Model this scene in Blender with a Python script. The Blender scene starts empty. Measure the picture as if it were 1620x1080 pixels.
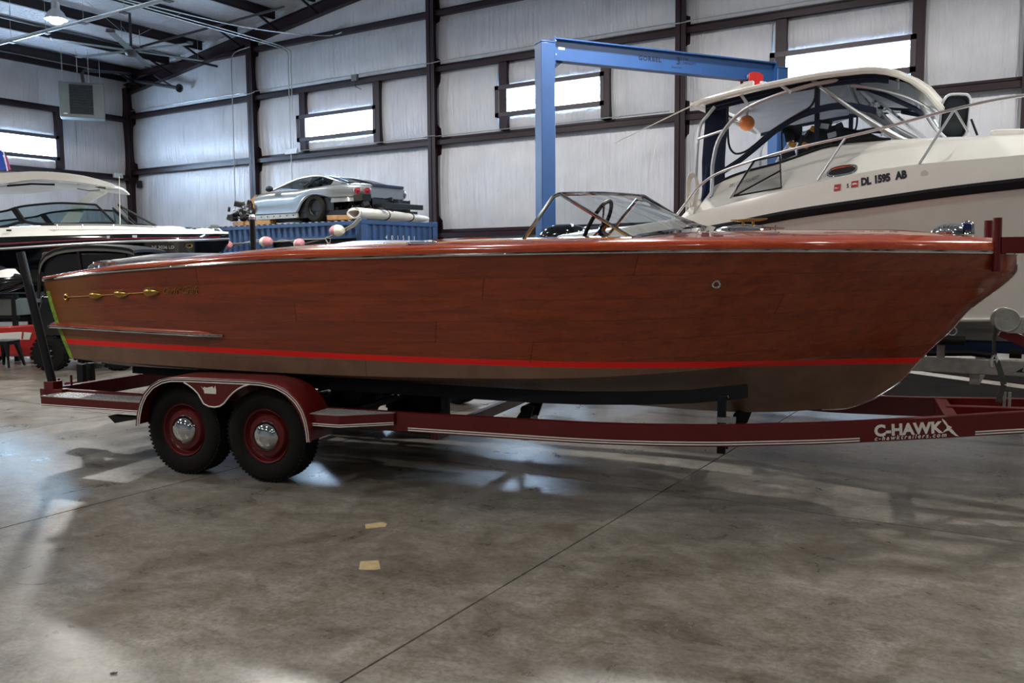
import bpy, math, random
from mathutils import Vector, Matrix, noise
random.seed(7)
S = bpy.context.scene
COL = S.collection
PI = math.pi

# ------------------------------------------------------------------ camera, light, exposure
cam_data = bpy.data.cameras.new('camera')
cam_data.sensor_width = 36.0
cam_data.lens = 1364.64 / 1620 * 36.0
cam_data.clip_end = 200
cam = bpy.data.objects.new('camera', cam_data)
COL.objects.link(cam)
PITCH, ROLL, YAW = 0.08954764, -0.00824741, -0.55787157
fwd = Vector((math.sin(YAW) * math.cos(PITCH), math.cos(YAW) * math.cos(PITCH), -math.sin(PITCH)))
r0 = Vector((math.cos(YAW), -math.sin(YAW), 0))
u0 = r0.cross(fwd)
rr = r0 * math.cos(ROLL) + u0 * math.sin(ROLL)
uu = u0 * math.cos(ROLL) - r0 * math.sin(ROLL)
m = Matrix((rr, uu, -fwd)).transposed().to_4x4()
m.translation = Vector((0, 0, 1.63))
cam.matrix_world = m
S.camera = cam

S.view_settings.view_transform = 'Standard'
S.view_settings.look = 'None'
S.view_settings.gamma = 1.0
S.view_settings.use_curve_mapping = False
S.view_settings.exposure = 0.0

world = bpy.data.worlds.new('world')
S.world = world
world.use_nodes = True
wb = world.node_tree.nodes['Background']
wb.inputs[0].default_value = (0.55, 0.75, 1.0, 1)
wb.inputs[1].default_value = 0.6

# lamp rows from the back wall towards the camera and behind it; left to right in each row
LAMP_POWER = ((380, 440, 540, 560, 560), (60, 80, 65, 35, 20), (190, 250, 140, 20, 6), (80, 90, 50, 15, 5))
LAMP_COLOR = (1.0, 0.965, 0.92)
WINDOW_STRENGTH = 92.0
WINDOW_COLOR = (0.54, 0.75, 1.0)

# ------------------------------------------------------------------ helpers
def lin(c):
    if isinstance(c, str):
        c = tuple(int(c[i:i + 2], 16) for i in (0, 2, 4))
    return tuple((x / 255 / 12.92 if x / 255 <= 0.04045 else ((x / 255 + 0.055) / 1.055) ** 2.4) for x in c)

class Nodes:
    def __init__(s, mt):
        s.t = mt.node_tree
        s.b = s.t.nodes['Principled BSDF']
    def n(s, kind, **kw):
        nd = s.t.nodes.new(kind)
        for k, v in kw.items():
            if k.startswith('_'):
                setattr(nd, k[1:], v)
            else:
                nd.inputs[k.replace('__', ' ')].default_value = v
        return nd
    def l(s, a, b):
        s.t.links.new(a, b)
    def ramp(s, fac, stops):
        r = s.t.nodes.new('ShaderNodeValToRGB')
        cr = r.color_ramp
        while len(cr.elements) > 1:
            cr.elements.remove(cr.elements[-1])
        cr.elements[0].position = stops[0][0]
        cr.elements[0].color = (*stops[0][1], 1)
        for p, c in stops[1:]:
            e = cr.elements.new(p)
            e.color = (*c, 1)
        s.l(fac, r.inputs[0])
        return r.outputs[0]
    def mix(s, fac, a, b, blend='MIX'):
        mx = s.t.nodes.new('ShaderNodeMix')
        mx.data_type = 'RGBA'
        mx.blend_type = blend
        for sock, v in ((mx.inputs[0], fac), (mx.inputs[6], a), (mx.inputs[7], b)):
            if hasattr(v, 'links'):
                s.l(v, sock)
            elif isinstance(v, (int, float)):
                sock.default_value = v
            else:
                sock.default_value = (*v, 1)
        return mx.outputs[2]
    def math(s, op, a, b=0.0, clamp=False):
        mn = s.t.nodes.new('ShaderNodeMath')
        mn.operation = op
        mn.use_clamp = clamp
        for sock, v in ((mn.inputs[0], a), (mn.inputs[1], b)):
            if hasattr(v, 'links'):
                s.l(v, sock)
            else:
                sock.default_value = v
        return mn.outputs[0]
    def coords(s, scale=(1, 1, 1), which='Object', loc=(0, 0, 0)):
        tc = s.t.nodes.new('ShaderNodeTexCoord')
        mp = s.t.nodes.new('ShaderNodeMapping')
        mp.inputs['Scale'].default_value = scale
        mp.inputs['Location'].default_value = loc
        s.l(tc.outputs[which], mp.inputs[0])
        return mp.outputs[0]
    def noise(s, vec, scale, detail=4, rough=0.55, dist=0.0):
        nz = s.t.nodes.new('ShaderNodeTexNoise')
        nz.inputs['Scale'].default_value = scale
        nz.inputs['Detail'].default_value = detail
        nz.inputs['Roughness'].default_value = rough
        nz.inputs['Distortion'].default_value = dist
        s.l(vec, nz.inputs['Vector'])
        return nz.outputs[0]
    def bump(s, h, strength=0.3, dist=0.01):
        b = s.t.nodes.new('ShaderNodeBump')
        b.inputs['Strength'].default_value = strength
        b.inputs['Distance'].default_value = dist
        s.l(h, b.inputs['Height'])
        s.l(b.outputs[0], s.b.inputs['Normal'])

def mat(name, col, rough=0.5, metal=0.0, coat=0.0, coat_rough=0.05, var=0.12, vscale=6.0, spec=0.5, trans=0.0, alpha=1.0, bump=0.0, bscale=60.0):
    mt = bpy.data.materials.new(name)
    mt.use_nodes = True
    k = Nodes(mt)
    c = lin(col) if (isinstance(col, str) or max(col) > 1.0) else col
    b = k.b
    b.inputs['Roughness'].default_value = rough
    b.inputs['Metallic'].default_value = metal
    b.inputs['Coat Weight'].default_value = coat
    b.inputs['Coat Roughness'].default_value = coat_rough
    b.inputs['Specular IOR Level'].default_value = spec
    b.inputs['Transmission Weight'].default_value = trans
    b.inputs['Alpha'].default_value = alpha
    vec = k.coords()
    nz = k.noise(vec, vscale, 5, 0.6)
    d = tuple(x * (1 - var) for x in c)
    e = tuple(min(1, x * (1 + var * 0.6)) for x in c)
    k.l(k.ramp(nz, [(0.3, d), (0.7, e)]), b.inputs['Base Color'])
    if bump:
        k.bump(k.noise(vec, bscale, 3), bump, 0.004)
    return mt

def emis(name, col, strength):
    mt = bpy.data.materials.new(name)
    mt.use_nodes = True
    b = mt.node_tree.nodes['Principled BSDF']
    b.inputs['Base Color'].default_value = (*col, 1)
    b.inputs['Emission Color'].default_value = (*col, 1)
    b.inputs['Emission Strength'].default_value = strength
    return mt

class MB:
    """collects shapes into one mesh"""
    def __init__(s):
        s.v = []
        s.f = []
    def add(s, vs, fs):
        o = len(s.v)
        s.v += [tuple(v) for v in vs]
        s.f += [tuple(i + o for i in f) for f in fs]
        return s
    def box(s, x0, x1, y0, y1, z0, z1):
        vs = [(x, y, z) for x in (x0, x1) for y in (y0, y1) for z in (z0, z1)]
        return s.add(vs, [(0, 1, 3, 2), (4, 6, 7, 5), (0, 4, 5, 1), (2, 3, 7, 6), (0, 2, 6, 4), (1, 5, 7, 3)])
    def obox(s, c, size, M=None):
        M = M or Matrix.Identity(3)
        hx, hy, hz = size[0] / 2, size[1] / 2, size[2] / 2
        vs = [Vector(c) + M @ Vector((x, y, z)) for x in (-hx, hx) for y in (-hy, hy) for z in (-hz, hz)]
        return s.add(vs, [(0, 1, 3, 2), (4, 6, 7, 5), (0, 4, 5, 1), (2, 3, 7, 6), (0, 2, 6, 4), (1, 5, 7, 3)])
    def beam(s, a, b, w, h, up=(0, 0, 1)):
        a, b = Vector(a), Vector(b)
        d = (b - a).normalized()
        side = d.cross(Vector(up))
        if side.length < 1e-4:
            side = d.cross(Vector((1, 0, 0)))
        side.normalize()
        up2 = side.cross(d)
        vs = [p + side * (i * w / 2) + up2 * (j * h / 2) for p in (a, b) for i in (-1, 1) for j in (-1, 1)]
        return s.add(vs, [(0, 1, 3, 2), (4, 6, 7, 5), (0, 4, 5, 1), (2, 3, 7, 6), (0, 2, 6, 4), (1, 5, 7, 3)])
    def tube(s, pts, r, n=8, closed=False, cap=True):
        pts = [Vector(p) for p in pts]
        m_ = len(pts)
        rad = r if isinstance(r, (list, tuple)) else [r] * m_
        prev = None
        rings = []
        for i, p in enumerate(pts):
            if closed:
                t = pts[(i + 1) % m_] - pts[i - 1]
            else:
                t = pts[min(i + 1, m_ - 1)] - pts[max(i - 1, 0)]
            t.normalize()
            if prev is None:
                ref = Vector((0, 0, 1)) if abs(t.z) < 0.9 else Vector((1, 0, 0))
                prev = t.cross(ref).normalized()
            prev = (prev - t * prev.dot(t)).normalized()
            q = t.cross(prev)
            rings.append([p + (prev * math.cos(2 * PI * k / n) + q * math.sin(2 * PI * k / n)) * rad[i] for k in range(n)])
        return s.loft(rings, True, cap and not closed, closed)
    def loft(s, rings, ring_closed=True, caps=False, along_closed=False):
        n = len(rings[0])
        vs = [v for r in rings for v in r]
        fs = []
        m_ = len(rings)
        for i in range(m_ if along_closed else m_ - 1):
            j = (i + 1) % m_
            for k in range(n if ring_closed else n - 1):
                k2 = (k + 1) % n
                fs.append((i * n + k, i * n + k2, j * n + k2, j * n + k))
        if caps:
            fs.append(tuple(range(n))[::-1])
            fs.append(tuple((m_ - 1) * n + k for k in range(n)))
        return s.add(vs, fs)
    def lathe(s, prof, c=(0, 0, 0), axis='z', n=24, caps=True):
        rings = []
        for (r, h) in prof:
            ring = []
            for k in range(n):
                a = 2 * PI * k / n
                x, y = r * math.cos(a), r * math.sin(a)
                p = {'z': (x, y, h), 'y': (x, h, y), 'x': (h, x, y)}[axis]
                ring.append(Vector(c) + Vector(p))
            rings.append(ring)
        return s.loft(rings, True, caps)
    def prism(s, poly, plane, d0, d1):
        n = len(poly)
        def P(a, b, d):
            return {'xy': (a, b, d), 'xz': (a, d, b), 'yz': (d, a, b)}[plane]
        vs = [P(a, b, d0) for a, b in poly] + [P(a, b, d1) for a, b in poly]
        fs = [tuple(range(n)), tuple(range(2 * n - 1, n - 1, -1))]
        fs += [(i, (i + 1) % n, n + (i + 1) % n, n + i) for i in range(n)]
        return s.add(vs, fs)
    def ball(s, c, r, n=12, m_=8, sc=(1, 1, 1), M=None):
        rings = []
        for i in range(m_ + 1):
            th = PI * i / m_
            rad = max(math.sin(th), 1e-3)
            ring = []
            for k in range(n):
                v = Vector((rad * math.cos(2 * PI * k / n) * r * sc[0], rad * math.sin(2 * PI * k / n) * r * sc[1], -math.cos(th) * r * sc[2]))
                ring.append(Vector(c) + (M @ v if M else v))
            rings.append(ring)
        return s.loft(rings, True, True)
    def solid(s, rings, th):
        """grid of points (list of rows) extruded by vector or callable th"""
        m_, n = len(rings), len(rings[0])
        top = [Vector(v) for r in rings for v in r]
        bot = [v + (th(v) if callable(th) else Vector(th)) for v in top]
        N = len(top)
        fs = []
        for i in range(m_ - 1):
            for k in range(n - 1):
                a, b, c, d = i * n + k, i * n + k + 1, (i + 1) * n + k + 1, (i + 1) * n + k
                fs.append((a, b, c, d))
                fs.append((N + d, N + c, N + b, N + a))
        for k in range(n - 1):
            fs.append((k + 1, k, N + k, N + k + 1))
            e = (m_ - 1) * n
            fs.append((e + k, e + k + 1, N + e + k + 1, N + e + k))
        for i in range(m_ - 1):
            fs.append((i * n, (i + 1) * n, N + (i + 1) * n, N + i * n))
            e = n - 1
            fs.append(((i + 1) * n + e, i * n + e, N + i * n + e, N + (i + 1) * n + e))
        return s.add(top + bot, fs)
    def xf(s, M):
        s.v = [tuple(M @ Vector(v)) for v in s.v]
        return s
    def mesh(s, name, material, angle=35):
        me = bpy.data.meshes.new(name)
        me.from_pydata(s.v, [], s.f)
        me.materials.append(material)
        finish(me, angle)
        return me
    def build(s, name, material, parent=None, angle=35, bevel=0.0, **tags):
        me = s.mesh(name, material, angle)
        return link(name, me, parent, bevel, **tags)

def finish(me, angle=35):
    import bmesh
    bm = bmesh.new()
    bm.from_mesh(me)
    bmesh.ops.recalc_face_normals(bm, faces=bm.faces)
    bm.to_mesh(me)
    bm.free()
    me.polygons.foreach_set('use_smooth', [True] * len(me.polygons))
    me.set_sharp_from_angle(angle=math.radians(angle))
    me.update()

def link(name, me, parent=None, bevel=0.0, label=None, cat=None, group=None, kind=None):
    o = bpy.data.objects.new(name, me)
    COL.objects.link(o)
    if parent:
        o.parent = parent
    if bevel:
        md = o.modifiers.new('bevel', 'BEVEL')
        md.width = bevel
        md.segments = 2
        md.limit_method = 'ANGLE'
    tag(o, label, cat, group, kind)
    return o

def tag(o, label=None, cat=None, group=None, kind=None):
    if label:
        o['label'] = label
    if cat:
        o['category'] = cat
    if group:
        o['group'] = group
    if kind:
        o['kind'] = kind
    return o

def thing(name, label, cat, loc=(0, 0, 0), rz=0.0, group=None):
    o = bpy.data.objects.new(name, None)
    o.empty_display_size = 0.1
    COL.objects.link(o)
    o.location = loc
    o.rotation_euler = (0, 0, rz)
    return tag(o, label, cat, group)

def text(name, body, size, material, parent, M, ext=0.0008, shear=0.0, offset=0.0, spacing=1.0, align='LEFT'):
    cu = bpy.data.curves.new(name, 'FONT')
    cu.body = body
    cu.size = size
    cu.extrude = ext
    cu.shear = shear
    cu.offset = offset
    cu.space_character = spacing
    cu.align_x = align
    cu.resolution_u = 3
    o = bpy.data.objects.new(name, cu)
    COL.objects.link(o)
    dg = bpy.context.evaluated_depsgraph_get()
    me = bpy.data.meshes.new_from_object(o.evaluated_get(dg))
    bpy.data.objects.remove(o)
    bpy.data.curves.remove(cu)
    me.transform(M)
    me.materials.clear()
    me.materials.append(material)
    me.name = name
    return link(name, me, parent)

def interp(tab, x):
    if x <= tab[0][0]:
        return tab[0][1]
    if x >= tab[-1][0]:
        return tab[-1][1]
    n = len(tab)
    for i in range(n - 1):
        x0, y0 = tab[i][:2]
        x1, y1 = tab[i + 1][:2]
        if x0 <= x <= x1:
            h = x1 - x0
            d = (y1 - y0) / h
            m0 = d if i == 0 else ((y1 - tab[i - 1][1]) / (x1 - tab[i - 1][0]))
            m1 = d if i == n - 2 else ((tab[i + 2][1] - y0) / (tab[i + 2][0] - x0))
            if i and (d * (y0 - tab[i - 1][1])) <= 0:
                m0 = 0
            if i < n - 2 and (d * (tab[i + 2][1] - y1)) <= 0:
                m1 = 0
            t = (x - x0) / h
            return (2 * t**3 - 3 * t**2 + 1) * y0 + (t**3 - 2 * t**2 + t) * h * m0 + (-2 * t**3 + 3 * t**2) * y1 + (t**3 - t**2) * h * m1

def lerp(a, b, t):
    return a + (b - a) * t

def arc(c, r, a0, a1, n, plane='xz', const=0.0):
    out = []
    for i in range(n + 1):
        a = math.radians(lerp(a0, a1, i / n))
        x, y = c[0] + r * math.cos(a), c[1] + r * math.sin(a)
        out.append({'xz': (x, const, y), 'xy': (x, y, const), 'yz': (const, x, y)}[plane])
    return out

def catmull(pts, n=6):
    out = []
    P_ = [Vector(p) for p in pts]
    for i in range(len(P_) - 1):
        p0, p1, p2, p3 = P_[max(i - 1, 0)], P_[i], P_[i + 1], P_[min(i + 2, len(P_) - 1)]
        for k in range(n):
            t = k / n
            out.append(.5 * ((2 * p1) + (p2 - p0) * t + (2 * p0 - 5 * p1 + 4 * p2 - p3) * t * t + (3 * p1 - p0 - 3 * p2 + p3) * t ** 3))
    out.append(P_[-1])
    return out

RX90 = Matrix.Rotation(PI / 2, 4, 'X')

# ------------------------------------------------------------------ materials
def concrete():
    mt = bpy.data.materials.new('concrete')
    mt.use_nodes = True
    k = Nodes(mt)
    vec = k.coords()
    n1 = k.noise(vec, 0.45, 6, 0.6, 0.4)
    n2 = k.noise(vec, 2.6, 8, 0.68, 0.6)
    n3 = k.noise(vec, 38, 4, 0.7)
    base = k.ramp(n1, [(0.3, lin('746e64')), (0.5, lin('89847b')), (0.72, lin('97938b'))])
    mott = k.ramp(n2, [(0.28, lin('413c34')), (0.48, lin('7a756c')), (0.75, lin('a9a59d'))])
    c = k.mix(0.62, base, mott)
    n6 = k.noise(k.coords((1.0, 1.6, 1), loc=(5.3, 2.2, 0)), 7.5, 8, 0.72, 0.5)
    c = k.mix(0.85, c, k.ramp(n6, [(0.33, (0.66, 0.64, 0.60)), (0.5, (0.97, 0.96, 0.95)), (0.68, (1.22, 1.21, 1.20))]), 'MULTIPLY')
    sp = k.ramp(n3, [(0.36, (0.62, 0.61, 0.58)), (0.6, (1.05, 1.05, 1.05))])
    c = k.mix(0.8, c, sp, 'MULTIPLY')
    # rusty brown scuffs and dark oil marks with outlines of their own
    n4 = k.noise(k.coords((1.0, 0.6, 1), loc=(3.1, 1.7, 0)), 1.3, 9, 0.72, 0.9)
    st = k.ramp(n4, [(0.54, (0, 0, 0)), (0.62, (1, 1, 1))])
    c = k.mix(k.math('MULTIPLY', st, 0.45), c, lin('5a4c38'))
    n5 = k.noise(k.coords((0.5, 2.2, 1), loc=(9.1, 4.7, 0)), 2.2, 9, 0.75, 0.4)
    st2 = k.ramp(n5, [(0.63, (0, 0, 0)), (0.72, (1, 1, 1))])
    c = k.mix(k.math('MULTIPLY', st2, 0.7), c, lin('3f3b36'))
    k.l(c, k.b.inputs['Base Color'])
    rg = k.ramp(n2, [(0.25, (0.24, 0.24, 0.24)), (0.75, (0.38, 0.38, 0.38))])
    k.l(rg, k.b.inputs['Roughness'])
    k.b.inputs['Specular IOR Level'].default_value = 0.40
    k.bump(k.noise(vec, 9, 7, 0.65), 0.10, 0.006)
    return mt

def vinyl_wall():
    mt = bpy.data.materials.new('white_vinyl_insulation')
    mt.use_nodes = True
    k = Nodes(mt)
    b = k.b
    vec = k.coords()
    nz = k.noise(vec, 1.3, 4)
    k.l(k.ramp(nz, [(0.3, lin('bcbdc3')), (0.7, lin('cbccd1'))]), b.inputs['Base Color'])
    b.inputs['Roughness'].default_value = 0.24
    wr = k.noise(k.coords((9.0, 9.0, 0.55)), 1.0, 4, 0.6, 0.5)
    fine = k.noise(k.coords((1, 1, 1)), 160, 2)
    h = k.math('ADD', wr, k.math('MULTIPLY', fine, 0.04))
    k.bump(h, 0.8, 0.055)
    return mt

def wood(name, dark, mid, light, rough=0.28, coat=0.4, coat_rough=0.12, stripe=False, grain=(1.6, 22, 22)):
    mt = bpy.data.materials.new(name)
    mt.use_nodes = True
    k = Nodes(mt)
    b = k.b
    oi = k.t.nodes.new('ShaderNodeObjectInfo')
    tc = k.t.nodes.new('ShaderNodeTexCoord')
    off = k.n('ShaderNodeVectorMath', _operation='SCALE')
    comb = k.t.nodes.new('ShaderNodeCombineXYZ')
    k.l(oi.outputs['Random'], comb.inputs[0])
    k.l(oi.outputs['Random'], comb.inputs[2])
    k.l(comb.outputs[0], off.inputs[0])
    off.inputs['Scale'].default_value = 37.0
    ad = k.n('ShaderNodeVectorMath', _operation='ADD')
    k.l(tc.outputs['Object'], ad.inputs[0])
    k.l(off.outputs[0], ad.inputs[1])
    mp = k.t.nodes.new('ShaderNodeMapping')
    mp.inputs['Scale'].default_value = grain
    k.l(ad.outputs[0], mp.inputs[0])
    g = k.noise(mp.outputs[0], 1.0, 7, 0.62, 0.5)
    c = k.ramp(g, [(0.25, lin(dark)), (0.5, lin(mid)), (0.78, lin(light))])
    pores = k.noise(k.coords((14, 160, 160)), 1.0, 3, 0.6)
    c = k.mix(0.5, c, k.ramp(pores, [(0.36, (0.55, 0.5, 0.45)), (0.52, (1, 1, 1))]), 'MULTIPLY')
    tone = k.ramp(oi.outputs['Random'], [(0.0, (0.74, 0.70, 0.68)), (1.0, (1.12, 1.08, 1.02))])
    c = k.mix(1.0, c, tone, 'MULTIPLY')
    if stripe:
        sx = k.t.nodes.new('ShaderNodeSeparateXYZ')
        k.l(tc.outputs['Object'], sx.inputs[0])
        X, Z = sx.outputs[0], sx.outputs[2]
        # worn, sun-faded stain near the transom
        fade = k.math('ADD', X, k.math('MULTIPLY', k.noise(k.coords((1.2, 1, 2.5)), 2.0, 4), 0.5))
        fr = k.ramp(fade, [(0.62, (1, 1, 1)), (0.98, (0, 0, 0))])
        c = k.mix(k.math('MULTIPLY', fr, 0.62), c, lin('80541c'))
        top = k.t.nodes.new('ShaderNodeFloatCurve') if False else None
        # painted boot stripe: runs level in the hull, a little higher aft
        t1 = k.math('MULTIPLY', k.math('MAXIMUM', k.math('SUBTRACT', 4.6, X), 0.0), 0.0108)
        zt = k.math('ADD', t1, 0.966)
        zb = k.math('SUBTRACT', zt, 0.043)
        above = k.math('GREATER_THAN', Z, zt)
        below = k.math('LESS_THAN', Z, zb)
        paint = k.ramp(k.noise(k.coords(), 5, 4), [(0.3, lin('705342')), (0.7, lin('82634f'))])
        c2 = k.mix(above, lin('ee1a10'), c)
        c = k.mix(below, c2, paint)
        cw = k.math('MULTIPLY', above, coat)
        k.l(cw, b.inputs['Coat Weight'])
        rg = k.math('ADD', k.math('MULTIPLY', above, rough - 0.5), 0.5)
        k.l(rg, b.inputs['Roughness'])
    else:
        b.inputs['Coat Weight'].default_value = coat
        b.inputs['Roughness'].default_value = rough
    b.inputs['Coat Roughness'].default_value = coat_rough
    k.l(c, b.inputs['Base Color'])
    k.bump(g, 0.05, 0.002)
    return mt

M = {}
M['concrete'] = concrete()
M['vinyl'] = vinyl_wall()
M['joint'] = mat('joint_filler', '1a1815', 0.9)
M['steel'] = mat('dark_red_oxide_steel', '281a20', 0.42, spec=0.3, var=0.2)
M['steel_roof'] = mat('roof_framing_steel', '20171c', 0.5, spec=0.3, var=0.2)
M['frame_brown'] = mat('window_frame_paint', '3a2f38', 0.45)
M['jamb'] = mat('window_jamb_white', 'cfd8e0', 0.4)
M['pane'] = emis('daylight_pane', WINDOW_COLOR, WINDOW_STRENGTH)
M['galv'] = mat('galvanized_steel', 'a2a39d', 0.45, 0.4, var=0.25, vscale=14)
M['conduit'] = mat('conduit_metal', 'a9acad', 0.38, 0.6)
M['darkpipe'] = mat('black_pipe', '25262b', 0.5)
M['heater'] = mat('heater_grey_paint', '5a6260', 0.5)
M['louver'] = mat('heater_louver', '4a525a', 0.35, 0.5)
M['black'] = mat('black_plastic', '0d0e11', 0.5, spec=0.3)
M['black_gloss'] = mat('black_gloss', '0a0b0e', 0.12, coat=0.6)
M['rubber'] = mat('tire_rubber', '121110', 0.8, var=0.25, bump=0.25, bscale=90, spec=0.25)
M['chrome'] = mat('chrome', 'd6d8da', 0.06, 1.0, var=0.03)
M['steel_bright'] = mat('polished_aluminium', 'd0d4d8', 0.34, 0.8, var=0.06)
M['gold'] = mat('brass_gold', 'b08e4c', 0.28, 1.0, var=0.1)
M['maroon'] = mat('maroon_trailer_paint', '5c0f11', 0.32, coat=0.3, coat_rough=0.06, var=0.12, spec=0.35)
M['white_line'] = mat('white_pinstripe', 'e9e4dc', 0.4)
M['diamond'] = mat('diamond_plate', 'b3aea8', 0.42, 0.45, var=0.2, vscale=20)
M['carpet'] = mat('black_bunk_carpet', '0d1016', 0.95, bump=0.6, bscale=220)
M['hull'] = wood('hull_mahogany', '6a280b', '8c370f', 'a34a14', 0.34, 0.40, 0.14, stripe=True)
M['deck'] = wood('deck_mahogany', '8a3410', 'b04a18', 'c9662a', 0.16, 0.9, 0.04)
M['rail'] = wood('covering_board_mahogany', '94300f', 'b5451a', 'c9602a', 0.18, 0.9, 0.05)
M['kingplank'] = wood('light_deck_plank', 'b06a1e', 'cc8a33', 'd99d46', 0.16, 0.9, 0.04)
M['bottom'] = mat('bronze_bottom_paint', '4a362a', 0.5, var=0.2)
M['tape'] = mat('green_masking_tape', '86ab3c', 0.6, var=0.45, vscale=30)
M['cushion'] = mat('slate_blue_vinyl', '343b46', 0.42, var=0.1, bump=0.1)
M['cushion_light'] = mat('pale_grey_vinyl', '9aa0ae', 0.4, var=0.06, bump=0.1)
M['gold2'] = mat('yellow_vest_cloth', 'd79a2a', 0.7)
M['glass'] = None
M['blue'] = mat('crane_blue_paint', '204a80', 0.42, var=0.12, vscale=3)
M['print'] = mat('black_print', '10182a', 0.6)
M['red'] = mat('red_paint', 'b8201c', 0.4, coat=0.3)
M['cont'] = mat('container_blue_paint', '27466f', 0.5, var=0.25, vscale=2.5)
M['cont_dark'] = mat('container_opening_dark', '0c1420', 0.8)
M['white_paint'] = mat('white_stencil', 'c9ced6', 0.6, var=0.4, vscale=30)
M['silver'] = mat('silver_car_paint', '7f8385', 0.32, 0.6, coat=0.6, var=0.04)
M['engine'] = mat('dirty_engine_metal', '3a352f', 0.5, 0.6, var=0.5, vscale=30)
M['tanwood'] = mat('lumber', 'a77d52', 0.7, var=0.25, vscale=12)
M['roll'] = mat('white_foam_roll', 'd9d4c9', 0.8, var=0.06)
M['rope'] = mat('grey_rope', '8d8a80', 0.9, var=0.3, vscale=60)
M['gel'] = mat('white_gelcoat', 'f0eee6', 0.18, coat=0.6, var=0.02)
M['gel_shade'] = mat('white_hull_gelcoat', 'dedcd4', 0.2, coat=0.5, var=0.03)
M['gel_black'] = mat('black_gelcoat', '0b0d12', 0.10, coat=0.8, var=0.1)
M['stripe_red'] = mat('dark_red_stripe', '6a1526', 0.3)
M['navy'] = mat('navy_canvas', '14203c', 0.8, var=0.2, vscale=10)
M['bluecloth'] = mat('blue_bunk_cover', '12254a', 0.9)
M['orange'] = mat('orange_buoy', 'e07a2a', 0.5)
M['pinkfloat'] = mat('faded_pink_float', 'c98a90', 0.6)
M['whitefloat'] = mat('cream_float', 'e2ddc8', 0.6)
M['strap'] = mat('grey_green_webbing', '3d4038', 0.85, var=0.3, vscale=40)
M['mark'] = mat('tan_adhesive_residue', 'c4ae80', 0.6, var=0.2, vscale=25)
M['tail'] = mat('tail_lamp_red', '8a1a22', 0.15, coat=0.7)
M['bluetape'] = mat('blue_tape', '2f6cc0', 0.6)
M['decal_red'] = mat('red_decal', 'b52a2a', 0.5)
M['dark_int'] = mat('dark_interior', '14161b', 0.7)

def glass(name, tint, alpha_rough=0.0, mixfac=0.85, rough=0.02):
    mt = bpy.data.materials.new(name)
    mt.use_nodes = True
    t = mt.node_tree
    t.nodes.remove(t.nodes['Principled BSDF'])
    out = [n for n in t.nodes if n.type == 'OUTPUT_MATERIAL'][0]
    tr = t.nodes.new('ShaderNodeBsdfTransparent')
    tr.inputs[0].default_value = (*tint, 1)
    gl = t.nodes.new('ShaderNodeBsdfGlossy')
    gl.inputs['Roughness'].default_value = rough
    fr = t.nodes.new('ShaderNodeFresnel')
    fr.inputs[0].default_value = 1.45
    mul = t.nodes.new('ShaderNodeMath')
    mul.operation = 'MULTIPLY'
    mul.inputs[1].default_value = mixfac
    t.links.new(fr.outputs[0], mul.inputs[0])
    mx = t.nodes.new('ShaderNodeMixShader')
    t.links.new(mul.outputs[0], mx.inputs[0])
    t.links.new(tr.outputs[0], mx.inputs[1])
    t.links.new(gl.outputs[0], mx.inputs[2])
    t.links.new(mx.outputs[0], out.inputs[0])
    return mt
M['glass'] = glass('clear_glass', (0.80, 0.84, 0.85))
M['glass_dark'] = glass('tinted_glass', (0.30, 0.36, 0.38))
M['glass_cool'] = glass('cool_windscreen_glass', (0.55, 0.66, 0.68))
M['vinyl_clear'] = glass('clear_vinyl', (0.86, 0.88, 0.92), rough=0.10)
# ------------------------------------------------------------------ the building
YG, XL, XR, YF = 18.62, -26.9, 19.0, -22.0
XRIDGE = -1.5
def roof_z(x):
    return 8.05 + 0.138 * ((x - XL) if x <= XRIDGE else (2 * XRIDGE - XL - x))
slope = math.atan(0.138)

# floor: slabs between saw cuts
floor = MB().box(XL - .2, XR + .2, YF - .2, YG + .2, -0.20, -0.012).build('floor', M['joint'], kind='structure')
xs = [XL] + [-2.3 + 3.25 * i for i in range(-7, 7)] + [XR]
ys = [YF, -16.8, -12.3, -7.8, -3.3, 1.2, 5.7, 10.2, 14.7, YG]
g = 0.006
for i in range(len(xs) - 1):
    for j in range(len(ys) - 1):
        if xs[i + 1] - xs[i] < .2:
            continue
        MB().box(xs[i] + g, xs[i + 1] - g, ys[j] + g, ys[j + 1] - g, -0.05, 0.0).build('slab', M['concrete'], floor)
# two tan glue patches and a scatter of crumbs left on the slab
def patch(nm, pts, lab):
    MB().prism(pts, 'xy', 0.0, 0.0015).build(nm, M['mark'], label=lab, cat='floor mark')
patch('glue_patch', [(-3.615, 4.02), (-3.55, 3.955), (-3.47, 4.045), (-3.50, 4.10), (-3.55, 4.115)], 'small tan glue patch on the concrete floor, farther of the two, nearer the trailer wheels')
patch('glue_patch', [(-3.176, 3.487), (-3.095, 3.385), (-3.02, 3.425), (-3.0, 3.45), (-3.10, 3.553)], 'squarish tan glue patch on the concrete floor, nearer of the two to the camera')
bolt = thing('loose_bolt', 'tiny loose bolt lying on the concrete at the lower left', 'bolt', (-3.148, 1.978, 0.008), 0.5)
MB().lathe([(0.008, -0.008), (0.008, 0.0)], n=6).build('bolt_head', M['galv'], bolt)
MB().tube([(0, 0, -.003), (0.022, 0, -.003)], 0.004, 8).build('bolt_shank', M['galv'], bolt)

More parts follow.
